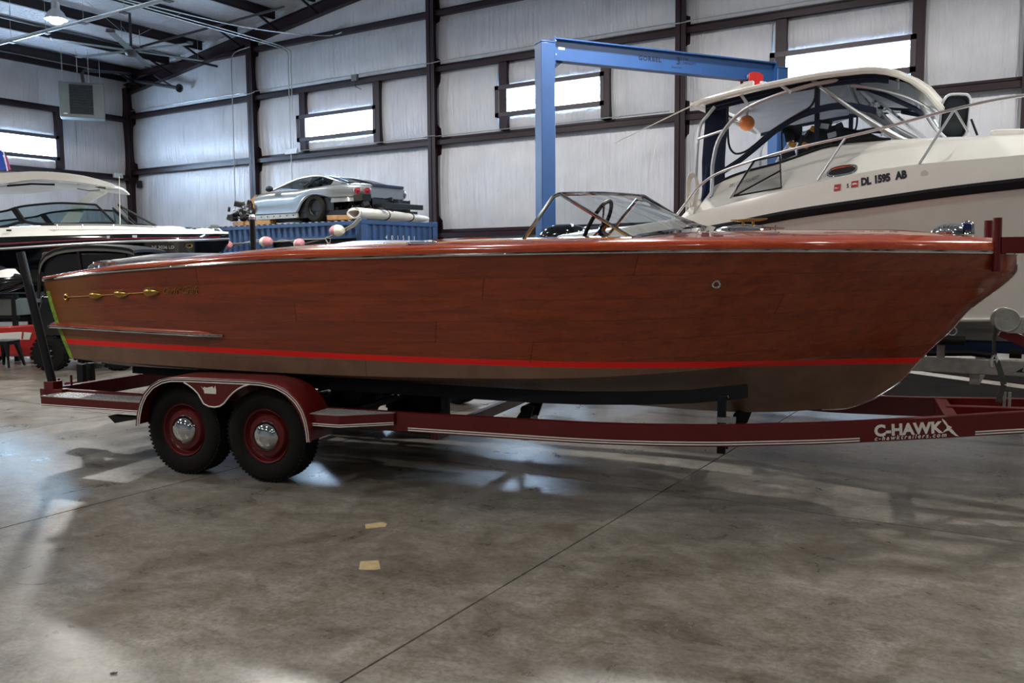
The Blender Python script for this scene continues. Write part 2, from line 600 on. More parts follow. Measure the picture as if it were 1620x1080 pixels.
# walls
wall_back = MB().prism([(XL - .2, -.2), (XR + .2, -.2), (XR + .2, roof_z(XR)), (XRIDGE, roof_z(XRIDGE)), (XL - .2, roof_z(XL))], 'xz', YG + .03, YG + .2).build('wall_back', M['jamb'], kind='structure')
wall_left = MB().box(XL - .2, XL - .03, YF, YG, -.2, roof_z(XL)).build('wall_left', M['jamb'], kind='structure')
wall_right = MB().box(XR, XR + .2, YF, YG, -.2, roof_z(XR)).build('wall_right', M['vinyl'], kind='structure')
wall_front = MB().prism([(XL - .2, -.2), (XR + .2, -.2), (XR + .2, roof_z(XR)), (XRIDGE, roof_z(XRIDGE)), (XL - .2, roof_z(XL))], 'xz', YF - .2, YF).build('wall_front', M['vinyl'], kind='structure')

def bulge_panel(a0, a1, z0, z1, to3d, depth, parent, zt0=None, zt1=None):
    """quilted vinyl between two girts; a = along wall"""
    nx, nz = 9, 7
    rows = []
    for j in range(nz + 1):
        row = []
        for i in range(nx + 1):
            ta, tz = i / nx, j / nz
            a = lerp(a0, a1, ta)
            top = z1 if zt0 is None else lerp(zt0, zt1, ta)
            z = lerp(z0, top, tz)
            d = depth * (math.sin(PI * tz) ** 0.6) * (0.8 + 0.2 * math.sin(PI * ta))
            d += 0.012 * noise.noise((a * 5.0, z * 0.6, a0)) * (1 if 0 < j < nz else 0)
            if i in (0, nx):
                d -= 0.006
            row.append(to3d(a, z, d))
        rows.append(row)
    MB().loft(rows, False, False).build('insulation_panel', M['vinyl'], parent, 60)

back3 = lambda a, z, d: (a, YG - 0.02 - d, z)
left3 = lambda a, z, d: (XL + 0.02 + d, a, z)
GZ = [2.36, 4.76, 6.62, 8.03]          # girt bottoms
GH = 0.20
wins = [(-18.75, -15.95, 5.33, 5.88), (-11.85, -9.05, 5.38, 5.94), (-5.04, -2.46, 5.33, 5.84)]
studs = [-18.62, -15.82, -11.72, -8.92, -4.92, -2.33]
cols = [-26.72, -20.62, -13.84, -7.04, -0.46, 6.2, 12.8, 18.8]
seam = 1.9
def spans(a, b, cuts):
    e = [a] + [c for c in sorted(cuts) if a + .3 < c < b - .3] + [b]
    return list(zip(e[:-1], e[1:]))
allseams = [XL + 0.95 + seam * i for i in range(26)]
rows_z = [(0.0, GZ[0]), (GZ[0] + GH, GZ[1]), (GZ[1] + GH, GZ[2]), (GZ[2] + GH, GZ[3])]
for c0, c1 in zip(cols[:-1], cols[1:]):
    if c0 > 7:
        continue
    for r, (z0, z1) in enumerate(rows_z):
        if r == 2:
            inside = [w for w in wins if c0 < w[0] < c1]
            if inside:
                w = inside[0]
                bulge_panel(c0, w[0] - .1, z0, z1, back3, .07, wall_back)
                bulge_panel(w[1] + .1, c1, z0, z1, back3, .07, wall_back)
                mid = (w[0] + w[1]) / 2
                for a, b in ((w[0] - .05, mid), (mid, w[1] + .05)):
                    bulge_panel(a, b, z0, w[2] - .10, back3, .035, wall_back)
                    bulge_panel(a, b, w[3] + .10, z1, back3, .05, wall_back)
                continue
        for a, b in spans(c0, c1, allseams):
            bulge_panel(a, b, z0, z1, back3, .075, wall_back)
    # above the top girt, up to the roof
    for a, b in spans(c0, c1, allseams):
        bulge_panel(a, b, GZ[3] + GH, 9, back3, .06, wall_back, roof_z(a), roof_z(b))
# left wall
LZ = [4.55, 6.51]
lw = (13.0, 15.84, 5.10, 5.66)
for z0, z1 in ((0.0, 2.36), (2.56, LZ[0]), (LZ[0] + GH, LZ[1]), (LZ[1] + GH, 8.0)):
    segs = spans(-5.0, 18.5, [18.5 - seam * i for i in range(1, 14)])
    for a, b in segs:
        if z0 == LZ[0] + GH and ((b > lw[0] - .4 and a < lw[1] + .3) or (b > 5.2 and a < 8.8)):
            continue
        bulge_panel(a, b, z0, z1, left3, .07, wall_left)
z0, z1 = LZ[0] + GH, LZ[1]
bulge_panel(lw[1] + .1, 16.6, z0, z1, left3, .06, wall_left)
bulge_panel(10.9, lw[0] - .1, z0, z1, left3, .06, wall_left)
for a, b in ((lw[0] - .05, 14.4), (14.4, lw[1] + .05)):
    bulge_panel(a, b, z0, lw[2] - .1, left3, .035, wall_left)
    bulge_panel(a, b, lw[3] + .1, z1, left3, .05, wall_left)

# girts (Z sections) on both walls, columns, window studs
def zgirt(a0, a1, z, to3):
    mb = MB()
    h, dpt, t = GH, 0.22, 0.012
    def bx(d0, d1, zz0, zz1):
        vs = [to3(a, zz, d) for a in (a0, a1) for d in (d0, d1) for zz in (zz0, zz1)]
        mb.add(vs, [(0, 1, 3, 2), (4, 6, 7, 5), (0, 4, 5, 1), (2, 3, 7, 6), (0, 2, 6, 4), (1, 5, 7, 3)])
    bx(0.0, dpt, z + h / 2, z + h / 2 + t)     # web lies flat, flanges turn up and down
    bx(dpt - t, dpt, z - 0.02, z + h / 2 + t)
    bx(0.0, t, z + h / 2, z + h)
    bx(0.0, dpt * .92, z, z + h / 2)
    return mb
for c0, c1 in zip(cols[:-1], cols[1:]):
    for z in GZ:
        zgirt(c0 + .1, c1 - .1, z, back3).build('girt', M['steel'], wall_back)
for z in (2.36, LZ[0], LZ[1]):
    zgirt(-14.0, 18.3, z, left3).build('girt', M['steel'], wall_left)
def wcol(x, y, z1, axis='x', fl=0.24, dp=0.30, t=0.022):
    mb = MB()
    if axis == 'x':      # web points away from back wall
        mb.box(x - fl / 2, x + fl / 2, y - dp, y - dp + t, 0, z1)
        mb.box(x - fl / 2, x + fl / 2, y - t, y, 0, z1)
        mb.box(x - t / 2, x + t / 2, y - dp, y, 0, z1)
        mb.box(x - fl / 2, x + fl / 2, y - dp - .02, y + .02, 0, .025)
    else:
        mb.box(x, x + t, y - fl / 2, y + fl / 2, 0, z1)
        mb.box(x + dp - t, x + dp, y - fl / 2, y + fl / 2, 0, z1)
        mb.box(x, x + dp, y - t / 2, y + t / 2, 0, z1)
    return mb
for c in cols:
    wcol(c, YG - .03, roof_z(c) - .45, fl=.30 if c == cols[0] else .24).build('steel_column', M['steel'], wall_back)
for y in (11.0, 3.6, -3.8, -11.2):
    wcol(XL + .03, y, 7.9, 'y', .25, .45).build('steel_column', M['steel'], wall_left)
for sx in studs:
    MB().box(sx - .11, sx + .11, YG - .18, YG - .03, GZ[1] + GH, GZ[2]).build('window_stud', M['steel'], wall_back)
for sy in (15.98, 12.86):
    MB().box(XL + .03, XL + .18, sy - .11, sy + .11, LZ[0] + GH, LZ[1]).build('window_stud', M['steel'], wall_left)

def window(n, a0, a1, z0, z1, to3):
    def bx(mb, p0, p1, d0, d1, zz0, zz1):
        vs = [to3(a, zz, d) for a in (p0, p1) for d in (d0, d1) for zz in (zz0, zz1)]
        mb.add(vs, [(0, 1, 3, 2), (4, 6, 7, 5), (0, 4, 5, 1), (2, 3, 7, 6), (0, 2, 6, 4), (1, 5, 7, 3)])
    w = MB()
    for q in ((a0 - .10, a1 + .10, z1, z1 + .10), (a0 - .10, a1 + .10, z0 - .10, z0), (a0 - .10, a0, z0 - .1, z1 + .1), (a1, a1 + .10, z0 - .1, z1 + .1)):
        bx(w, q[0], q[1], 0.02, .17, q[2], q[3])
    o = w.build('window_%d' % n, M['frame_brown'], kind='structure')
    j = MB()
    for q in ((a0, a1, z1 - .012, z1), (a0, a1, z0, z0 + .012), (a0, a0 + .012, z0, z1), (a1 - .012, a1, z0, z1)):
        bx(j, q[0], q[1], 0.02, .15, q[2], q[3])
    j.build('jamb', M['jamb'], o)
    p = MB()
    bx(p, a0 + .012, a1 - .012, 0.0, .02, z0 + .012, z1 - .012)
    p.build('pane', M['pane'], o)
    return o
for i, w in enumerate(wins):
    window(i + 1, w[0], w[1], w[2], w[3], back3)
window(4, lw[0], lw[1], lw[2], lw[3], left3)
window(5, 5.6, 8.44, lw[2], lw[3], left3)

# roof: insulated panels, purlins, rafters
ceiling = MB().prism([(XL - .2, roof_z(XL)), (XRIDGE, roof_z(XRIDGE)), (XR + .2, roof_z(XR)), (XR + .2, roof_z(XR) + .2), (XRIDGE, roof_z(XRIDGE) + .2), (XL - .2, roof_z(XL) + .2)], 'xz', YF - .2, YG + .2).build('ceiling', M['jamb'], kind='structure')
px = [XL + .95 + 1.62 * i for i in range(16)] + [XRIDGE + 1.2 + 1.62 * i for i in range(12)]
def purlin(x, y0, y1):
    zt = roof_z(x) - .05
    mb = MB()
    mb.box(x - .01, x + .01, y0, y1, zt - .24, zt)
    mb.box(x - .09, x + .01, y0, y1, zt - .24, zt - .225)
    mb.box(x - .01, x + .09, y0, y1, zt - .015, zt)
    return mb
for x in px:
    purlin(x, YF, YG - .3).build('purlin', M['steel_roof'], ceiling)
xr = [XL] + px[:16]
for x0, x1 in zip(xr[:-1], xr[1:]):
    for k, (y0, y1) in enumerate([(18.6 - 1.9 * i, 18.6 - 1.9 * (i + 1)) for i in range(9)]):
        rows = []
        for j in range(5):
            row = []
            for i in range(5):
                x, y = lerp(x0, x1, i / 4), lerp(y0, y1, j / 4)
                sag = .05 * math.sin(PI * i / 4) + (.004 if j in (0, 4) else 0.012)
                row.append((x, y, roof_z(x) - .005 - sag))
            rows.append(row)
        MB().loft(rows, False).build('roof_insulation_panel', M['vinyl'], ceiling, 60)
# eave strut and rafters that follow the roof
MB().box(XL, XL + .16, YF, YG - .2, 7.86, 8.12).build('eave_strut', M['steel_roof'], ceiling)
def rafter(y, dp=.34):
    mb = MB()
    for a, b in ((XL + .05, XRIDGE), (XRIDGE, XR)):
        za, zb = roof_z(a) - .30, roof_z(b) - .30
        for off0, off1, w in ((0, -.02, .2), (-dp, -dp + .02, .2), (0, -dp, .02)):
            vs = [(x, y + s * w / 2, z + o) for x, z in ((a, za), (b, zb)) for s in (-1, 1) for o in (off0, off1)]
            mb.add(vs, [(0, 1, 3, 2), (4, 6, 7, 5), (0, 4, 5, 1), (2, 3, 7, 6), (0, 2, 6, 4), (1, 5, 7, 3)])
    return mb
rafter(YG - .17).build('rafter', M['steel'], ceiling)
for y in (3.6, -3.8, -11.2):
    rafter(y, .6).build('rafter', M['steel'], ceiling)
# flange braces between the end rafter and the first purlins
for x in px[:14]:
    MB().beam((x, YG - .2, roof_z(x) - .60), (x, YG - 1.1, roof_z(x) - .24), .05, .05).build('flange_brace', M['steel_roof'], ceiling)

# ------------------------------------------------------------------ lamps
def bay_lamp(x, y, z, power, label, group=None):
    t = thing('high_bay_lamp', label, 'lamp', (x, y, z), 0, group)
    MB().lathe([(.24, 0), (.25, .0), (.17, .16), (.09, .24), (.09, .40), (.03, .42)], n=20, caps=False).build('reflector', M['steel_bright'], t)
    MB().tube([(0, 0, .4), (0, 0, roof_z(x) - z - .28)], .006, 6).build('hanger', M['conduit'], t)
    MB().lathe([(.001, -.10), (.10, -.085), (.16, -.03), (.16, .03), (.06, .2)], n=16).build('bulb', M['lamp'], t)
    ld = bpy.data.lights.new('lamp_light', 'AREA')
    ld.shape = 'DISK'
    ld.size = .5
    ld.energy = power
    ld.color = LAMP_COLOR
    lo = bpy.data.objects.new('lamp_light', ld)
    COL.objects.link(lo)
    lo.parent = t
    lo.location = (0, 0, -.13)
    return t
M['lamp'] = emis('lamp_bulb', (1.0, 0.95, 0.88), 120.0)
for i, x in enumerate((-19.8, -12.6, -5.4, 1.8, 9.0)):
    for j, y in enumerate((11.9, 4.9, -2.1, -9.1)):
        if (i, j) == (0, 0):
            bay_lamp(x, y, 7.35, LAMP_POWER[j][i], 'lit high bay lamp hanging from the roof at the upper left')
        else:
            bay_lamp(x, y, 7.6, LAMP_POWER[j][i], 'high bay lamp hanging from the roof outside the view', 'high bay lamps out of view')
# ------------------------------------------------------------------ the varnished wooden runabout
BO, BR = Vector((-7.618, 5.243, 0.0)), math.radians(10.5)
boat = thing('wooden_runabout', 'long varnished mahogany runabout with red boot stripe sitting on the maroon trailer', 'boat', BO, BR)

T_KEEL = [(.2, .63), (2.5, .58), (4, .545), (5.07, .525), (5.5, .514), (5.82, .518), (6.12, .537), (6.36, .570), (6.516, .587), (6.64, .63), (6.70, .663)]
T_CHB = [(.2, .98), (1.2, 1.03), (2.45, 1.06), (3.7, 1.05), (4.75, .95), (5.3, .81), (5.6, .70), (5.87, .59), (6.3, .40), (6.7, .20), (7.08, 0)]
T_CHZ = [(.2, .845), (1.2, .825), (2.45, .811), (3.7, .822), (4.75, .848), (5.3, .882), (5.6, .907), (5.87, .935), (6.3, .985), (6.7, 1.03), (7.08, 1.06)]
T_SHB = [(-.04, 1.0), (1, 1.12), (2, 1.18), (3.5, 1.2), (4.5, 1.17), (5.3, 1.09), (6, .93), (6.5, .75), (6.9, .54), (7.2, .345), (7.4, .19), (7.49, .10), (7.545, .012)]
T_SHZ = [(-.04, 1.520), (.57, 1.574), (1.42, 1.621), (1.9, 1.643), (2.46, 1.667), (3.5, 1.683), (4.0, 1.69), (5.3, 1.697), (6.2, 1.695), (7.3, 1.677), (7.545, 1.668)]
T_STEM = [(.630, 6.64), (.703, 6.758), (.80, 6.877), (.918, 6.961), (1.051, 7.075), (1.141, 7.158), (1.288, 7.268), (1.382, 7.374), (1.475, 7.482), (1.546, 7.541), (1.671, 7.545)]

def row_pt(w, s):
    """w: 0 chine .. 1 sheer ; s: 0 transom .. 1 stem (starboard half-breadth, positive)"""
    cu, cb, cz = .2 + 6.88 * s, interp(T_CHB, .2 + 6.88 * s), interp(T_CHZ, .2 + 6.88 * s)
    su = -.04 + 7.585 * s
    sb, sz = interp(T_SHB, su), interp(T_SHZ, su)
    z = lerp(cz, sz, w)
    u = lerp(cu, su, w)
    if s > .80:
        ze = lerp(1.06, 1.668, w)
        ue = interp(T_STEM, ze)
        ul = lerp(7.08, 7.545, w)
        k = (s - .80) / .20
        u += (ue - ul) * k * k
    b = lerp(cb, sb, w)
    fl = max(0.0, min(1.0, (s - .45) / .35))
    b += math.sin(PI * w) * (.022 * (1 - fl) - .035 * fl * min(1, (1 - s) / .12))
    return u, max(b, 0.004), z
def bottom_pt(t, s):
    """t: 0 keel .. 1 chine"""
    ku = .2 + 6.50 * s
    kz = interp(T_KEEL, ku)
    cu, cb, cz = row_pt(0, s)
    z = lerp(kz, cz, t)
    u = lerp(ku, cu, t)
    if s > .85:
        ue = interp(T_STEM, lerp(.663, 1.06, t))
        k = (s - .85) / .15
        u += (ue - lerp(6.70, 7.08, t)) * k * k
    b = cb * t
    b += math.sin(PI * t) * .02 * min(1, (1 - s) / .1)
    return u, b, z
SS = [i / 64 * .9 for i in range(58)] + [.80 + .2 * (i / 20) for i in range(1, 21)]
SS = sorted(set(round(x, 4) for x in SS))

def hull_b(u, z):
    w, s = .5, .5
    for _ in range(30):
        p = row_pt(w, s)
        s = min(1, max(0, s + (u - p[0]) / 7.2))
        p = row_pt(w, s)
        w = min(1, max(0, w + (z - p[2]) / .75))
    return row_pt(w, s)[1]

# bottom
mb = MB()
rings = []
for s in SS:
    ring = [Vector((q[0], q[1], q[2])) for q in (bottom_pt(1 - i / 6, s) for i in range(6))]
    ring += [Vector((q[0], -q[1], q[2])) for q in (bottom_pt(i / 6, s) for i in range(7))]
    rings.append(ring)
mb.loft(rings, False)
mb.build('hull_bottom', M['hull'], boat, 40)
# planked topsides: strakes with butt joints, each plank a piece with thickness
strakes = [0, .13, .30, .47, .64, .82, 1.0]
butts = {0: [.44], 1: [.62], 2: [.10, .52], 3: [.36, .83], 4: [.565], 5: [.24, .70]}
for side in (-1, 1):
    for k in range(6):
        w0, w1 = strakes[k] + .0005, strakes[k + 1] - .0005
        cuts = [0] + butts[k] + [1]
        for a, b in zip(cuts[:-1], cuts[1:]):
            ss = [a + (.0002 if a else 0)] + [x for x in SS if a + .004 < x < b - .004] + [b - (.0002 if b < 1 else 0)]
            rows = []
            for s in ss:
                rows.append([Vector((q[0], side * q[1], q[2])) for q in (row_pt(lerp(w0, w1, j / 4), s) for j in range(5))])
            pk = MB()
            pk.solid(rows, lambda v, sd=side: Vector((0, -sd * min(.012, abs(v.y) * .8), 0)))
            pk.build('hull_plank', M['hull'], boat, 50)
# transom, slightly crowned, with the strip of green tape along its edge
rows = []
for j in range(9):
    w = j / 8
    u, b, z = row_pt(w, 0)
    rows.append([(u - .03 * (1 - (i / 5 - 1) ** 2) - .002, b * (i / 5 - 1), z - (0 if j else .0)) for i in range(11)])
tr = MB().solid(rows, (.02, 0, 0))
u, b, z = row_pt(0, 0)
tr.prism([(-b, z), (0, .63), (b, z)], 'yz', u - .012, u + .015)
tr.build('transom', M['deck'], boat)
for (w0, w1) in ((.08, .66), (.66, .67), (0.0, .42)):
    pass
tp = MB()
rows = []
for j in range(13):
    w = j / 12 * .86
    u, b, z = row_pt(w, 0.0)
    u2, b2, z2 = row_pt(w, .006)
    rows.append([(u2, -b2 - .0015, z2), (u - .004, -b - .002, z), (u - .012, -b + .05, z)])
tp.loft(rows, False)
tp.build('masking_tape', M['tape'], boat, label='strip of green masking tape along the transom edge')

# sheer strip (chrome), covering board, deck
def sheer(u_s, db=0.0, dz=0.0):
    u, b, z = row_pt(1, u_s)
    return Vector((u, -(max(b + db, 0.0)), z + dz))
def mirrored(pts):
    return [Vector((p.x, -p.y, p.z)) for p in pts]
SF = [x for x in SS]
guard = [sheer(s, .006, .004) for s in SF]
for side in (0, 1):
    p = guard if not side else mirrored(guard)
    MB().tube(p, .0125, 8).build('sheer_guard', M['chrome'], boat, label='chrome strip along the sheer')
scr = MB()
for i in range(2, 46):
    q = sheer(i / 48, .0175, .004)
    scr.ball(q, .0045, 6, 4)
scr.build('guard_screws', M['chrome'], boat, kind='stuff')
def rail_h(u):
    return lerp(.42, 1.0, max(0.0, min(1.0, u / 2.6)))
def deck_z(u, t):
    """t = |v|/b"""
    zs = interp(T_SHZ, u) + .075 * rail_h(u)
    crown = lerp(.075, .085, min(1, max(0, (u - 0) / 5))) * min(1, interp(T_SHB, u) / .6)
    return zs + crown * (1 - t * t)
PROF = [(.010, .014), (.016, .030), (.012, .050), (-.004, .066), (-.03, .0755)]
for side in (1, -1):
    rings = []
    for s in SF:
        u, b, z = row_pt(1, s)
        ring = [Vector((u, -side * max(b + db, 0.0), z + .012 + (dz - .012) * rail_h(u))) for db, dz in PROF]
        bi = max(b - .13, 0)
        ring.append(Vector((u, -side * bi, deck_z(u, bi / max(b, .02)) + .001)))
        ring.append(Vector((u, -side * bi, deck_z(u, 0) - .14)))
        rings.append(ring)
    MB().loft(rings, False).build('covering_board', M['rail'], boat, 50)
# deck plates between covering boards, with two cockpits left open
def deck_piece(nm, ua, ub, va, vb, material, n=14, mv=10, dz=0.0):
    """va, vb = fractions of the inner half-breadth"""
    rows = []
    for i in range(n + 1):
        u = lerp(ua, ub, i / n)
        b = interp(T_SHB, u)
        bi = max(b - .125, .002)
        row = []
        for j in range(mv + 1):
            v = bi * lerp(va, vb, j / mv)
            row.append(Vector((u, v, deck_z(u, abs(v) / max(b, .02)) + dz)))
        rows.append(row)
    return MB().solid(rows, (0, 0, -.02)).build(nm, material, boat, 50)
CK1 = (3.78, 5.12)
CK2 = (2.42, 3.55)
# foredeck planks and a pale king plank each side of the cockpits
nfd = 10
for k in range(nfd):
    a, b = -1 + 2 * k / nfd, -1 + 2 * (k + 1) / nfd
    deck_piece('deck_plank', CK1[1], 7.38, a + .003, b - .003, M['deck'], 22, 2)
    deck_piece('deck_plank', 0.0, CK2[0], a + .003, b - .003, M['deck'], 16, 2)
for ua, ub in ((CK2[1], CK1[0]),):
    for k in range(nfd):
        a, b = -1 + 2 * k / nfd, -1 + 2 * (k + 1) / nfd
        deck_piece('deck_plank', ua, ub, a + .003, b - .003, M['deck'], 4, 2)
for (ua, ub) in (CK1, CK2):
    deck_piece('side_deck', ua, ub, -1, -.74, M['kingplank'], 14, 3)
    deck_piece('side_deck', ua, ub, .74, 1, M['kingplank'], 14, 3)
# yellow varnished strip just inside the covering board, seen over the rail
for side in (1, -1):
    rings = []
    for s in [x for x in SF if .27 < x < .69]:
        u, b, z = row_pt(1, s)
        z1 = deck_z(u, (b - .16) / b)
        rings.append([Vector((u, -side * (b - .13), z1 - .006)), Vector((u, -side * (b - .15), z1 + .006)), Vector((u, -side * (b - .19), z1 + .008)), Vector((u, -side * (b - .24), z1 + .004))])
    MB().loft(rings, False).build('coaming', M['kingplank'], boat, 60)
# cockpit wells
for (ua, ub), nm in ((CK1, 'front_cockpit'), (CK2, 'rear_cockpit')):
    hb = .76
    w = MB()
    w.box(ua, ub, -hb, hb, 1.12, 1.15)
    w.box(ua - .012, ua, -hb, hb, 1.12, 1.76)
    w.box(ub, ub + .012, -hb, hb, 1.12, 1.78)
    w.box(ua, ub, -hb - .012, -hb, 1.12, 1.755)
    w.box(ua, ub, hb, hb + .012, 1.12, 1.755)
    w.build('cockpit_lining', M['dark_int'], boat)
def cushion(nm, u0_, u1_, hb, z0_, prof, material, lab=None):
    """padded top: prof = list of (fraction, z)"""
    rings = []
    n = 12
    for i in range(n + 1):
        t = i / n
        u = lerp(u0_, u1_, t)
        zt = interp(prof, t)
        e = .75 + .25 * min(1, math.sin(PI * max(.02, min(.98, t))) * 2.2)
        ring = []
        for j in range(17):
            a = PI * j / 16
            y = math.copysign(abs(math.cos(a)) ** .35, math.cos(a)) * hb * e
            zz = z0_ + (zt - z0_) * math.sin(a) ** .45
            ring.append(Vector((u, y, zz)))
        rings.append(ring)
    mbb = MB().loft(rings, False)
    mbb.add([rings[0][k] for k in range(17)], [tuple(range(17))])
    mbb.add([rings[-1][k] for k in range(17)], [tuple(range(17))])
    return mbb.build(nm, material, boat, 60, label=lab)
cushion('sun_pad', .10, 1.62, .74, 1.56, [(0, 1.675), (.06, 1.70), (.2, 1.715), (.5, 1.755), (.75, 1.745), (1, 1.69)], M['cushion'], 'dark slate padded sun cushion on the aft deck')
cushion('seat_cushion', .03, .17, .62, 1.58, [(0, 1.655), (.5, 1.70), (1, 1.67)], M['cushion'])
cushion('seat_back', 2.38, 3.46, .70, 1.5, [(0, 1.77), (.15, 1.80), (.35, 1.832), (.7, 1.83), (.93, 1.815), (1, 1.78)], M['cushion_light'], 'pale grey seat back rising above the deck')
cushion('seat_back', 3.72, 4.14, .62, 1.5, [(0, 1.78), (.3, 1.815), (.7, 1.832), (1, 1.80)], M['cushion_light'])
cushion('front_seat', 4.02, 4.30, .66, 1.2, [(0, 1.70), (.5, 1.76), (1, 1.60)], M['cushion'])
# chrome cleat on the aft deck, nav lights
cl = MB()
zz = deck_z(.4, .7)
cl.tube([(.33, -.80, zz + .03), (.38, -.80, zz + .036), (.55, -.80, zz + .036), (.60, -.80, zz + .03)], [.006, .012, .012, .006], 8)
cl.box(.42, .45, -.815, -.785, zz - .02, zz + .03)
cl.box(.49, .52, -.815, -.785, zz - .02, zz + .03)
cl.build('stern_cleat', M['chrome'], boat)
for sd in (-1, 1):
    nl = MB()
    z1 = deck_z(3.7, .9)
    nl.obox((3.72, sd * 1.09, z1 + .006), (.21, .05, .022))
    nl.obox((3.62, sd * 1.09, z1 + .004), (.03, .06, .014))
    nl.build('step_plate', M['chrome'], boat, bevel=.004)

# windshield
TL, TR = Vector((4.66, -.85, 2.105)), Vector((4.86, .85, 2.20))
BL, BRr = Vector((5.20, -.90, 1.79)), Vector((5.40, .90, 1.855))
AL, AR = Vector((4.407, -.92, 1.785)), Vector((4.45, .92, 1.79))
def base_arc(t):
    v = lerp(-.90, .90, t)
    return Vector((5.22 + .24 * (1 - (v / .9) ** 2) + .16 * t, v, 1.795 + .055 * (1 - (v / .9) ** 2) + .06 * t))
bas = [base_arc(i / 16) for i in range(17)]
top = [TL.lerp(TR, i / 16) + Vector((.02 * math.sin(PI * i / 16), 0, .012 * math.sin(PI * i / 16))) for i in range(17)]
ws = MB()
ws.tube(top, .014, 8)
ws.tube([TL, BL + Vector((0, 0, -.01))], .013, 8)
ws.tube([TR, BRr], .013, 8)
ws.tube([TL + Vector((-.005, 0, 0)), TL.lerp(AL, .12) + Vector((-.02, 0, .02)), AL], .014, 8)
ws.tube([TR, TR.lerp(AR, .12) + Vector((-.02, 0, .02)), AR], .014, 8)
ws.build('windshield_frame', M['chrome'], boat)
wb_ = MB()
wb_.loft([[p + Vector((-.03, 0, .0)), p + Vector((-.015, 0, .022)), p + Vector((.02, 0, .012)), p + Vector((.03, 0, -.03)), p + Vector((-.03, 0, -.03))] for p in bas], True, True)
wb_.build('windshield_base', M['chrome'], boat)
for sd, A_, T_, B_ in ((-1, AL, TL, BL), (1, AR, TR, BRr)):
    wf = MB()
    wf.obox((B_.x - .17, B_.y, B_.z - .005), (.36, .03, .035))
    for P_ in (A_, B_):
        wf.obox((P_.x, P_.y, P_.z - .01), (.09, .05, .02))
    wf.build('windshield_foot', M['chrome'], boat, bevel=.006)
gl = MB()
gl.loft([top, bas], False)
gl.build('windshield_glass', M['glass'], boat, 80)
for T_, A_, B_ in ((TL, AL, BL), (TR, AR, BRr)):
    MB().add([T_, A_, B_], [(0, 1, 2)]).build('side_glass', M['glass'], boat)
# steering wheel and dash
sw = thing('steering_wheel', None, None)
sw.parent = boat
sw.location = (4.80, -.42, 1.90)
sw.rotation_euler = (0, math.radians(-62), 0)
rim = MB()
rim.tube([(.20 * math.cos(2 * PI * i / 28), .20 * math.sin(2 * PI * i / 28), 0) for i in range(28)], .015, 8, True)
rim.build('rim', M['black'], sw)
sp = MB()
for a in (90, 210, 330):
    a = math.radians(a)
    sp.tube([(0, 0, -.04), (.20 * math.cos(a), .20 * math.sin(a), 0)], .008, 6)
sp.lathe([(.045, -.06), (.045, -.035), (.02, -.02)], n=14)
sp.build('spokes', M['chrome'], sw)
MB().tube([(4.83, -.42, 1.86), (5.08, -.42, 1.66)], .02, 8).build('steering_column', M['chrome'], boat)
MB().prism([(4.98, 1.55), (5.13, 1.55), (5.13, 1.79), (5.05, 1.79)], 'xz', -.75, .75).build('dashboard', M['deck'], boat)

# deck hardware forward
z0_ = deck_z(5.8, 0)
vent = MB()
rings = []
for i in range(11):
    t = i / 10
    u = lerp(5.60, 5.98, t)
    h = .052 * (math.sin(PI * min(1, t * .8 + .12)) ** .6)
    w_ = .10 * (math.sin(PI * min(.97, t * .72 + .2)) ** .7)
    rings.append([Vector((u, w_ * math.cos(PI * j / 10), z0_ - .004 + h * math.sin(PI * j / 10))) for j in range(11)])
vent.loft(rings, False)
for u in (5.93, 6.02):
    vent.tube([(u, -.05, z0_), (u, -.05, z0_ + .035)], .006, 6)
vent.tube([(5.90, -.05, z0_ + .022), (6.08, -.05, z0_ + .012)], [.008, .005], 6)
vent.build('chrome_vent', M['chrome'], boat, label='low chrome ventilator on the foredeck')
cb = MB()
zc = z0_ + .05
cb.tube([(5.70, -.02, zc + .03), (5.76, -.02, zc + .026), (5.83, -.02, zc + .028), (5.90, -.02, zc + .026), (5.96, -.02, zc + .034)], [.004, .009, .011, .009, .004], 8)
cb.tube([(5.79, -.02, zc - .02), (5.79, -.02, zc + .025)], .01, 8)
cb.tube([(5.86, -.02, zc - .02), (5.86, -.02, zc + .025)], .01, 8)
cb.build('brass_cleat', M['gold'], boat, label='brass cleat above the ventilator')
zb_ = deck_z(7.15, 0) - .006
bl = MB()
rings = []
for i in range(13):
    t = i / 12
    u = lerp(7.03, 7.22, t)
    h = .075 * (math.sin(PI * min(1, .08 + .62 * t)) ** .7)
    w_ = .055 * (math.sin(PI * min(1, .1 + .5 * t)) ** .8)
    rings.append([Vector((u, w_ * math.cos(PI * j / 10), zb_ + h * math.sin(PI * j / 10) ** .8)) for j in range(11)])
bl.loft(rings, False)
bl.lathe([(.0, zb_ + .092), (.03, zb_ + .088), (.042, zb_ + .07), (.044, zb_ + .02), (.05, zb_)], (7.25, 0, 0), 'z', 18)
bl.ball((7.12, -.05, zb_ + .02), .028, 10, 6, (1.6, .7, .8))
bl.ball((7.12, .05, zb_ + .02), .028, 10, 6, (1.6, .7, .8))
bl.build('bow_light', M['chrome'], boat, label='chrome bow light fitting near the stem')
MB().obox((7.245, -.040, zb_ + .048), (.05, .02, .045)).build('bow_lens', mat('cobalt_lens', '101f5a', .1, coat=.5), boat, bevel=.004)
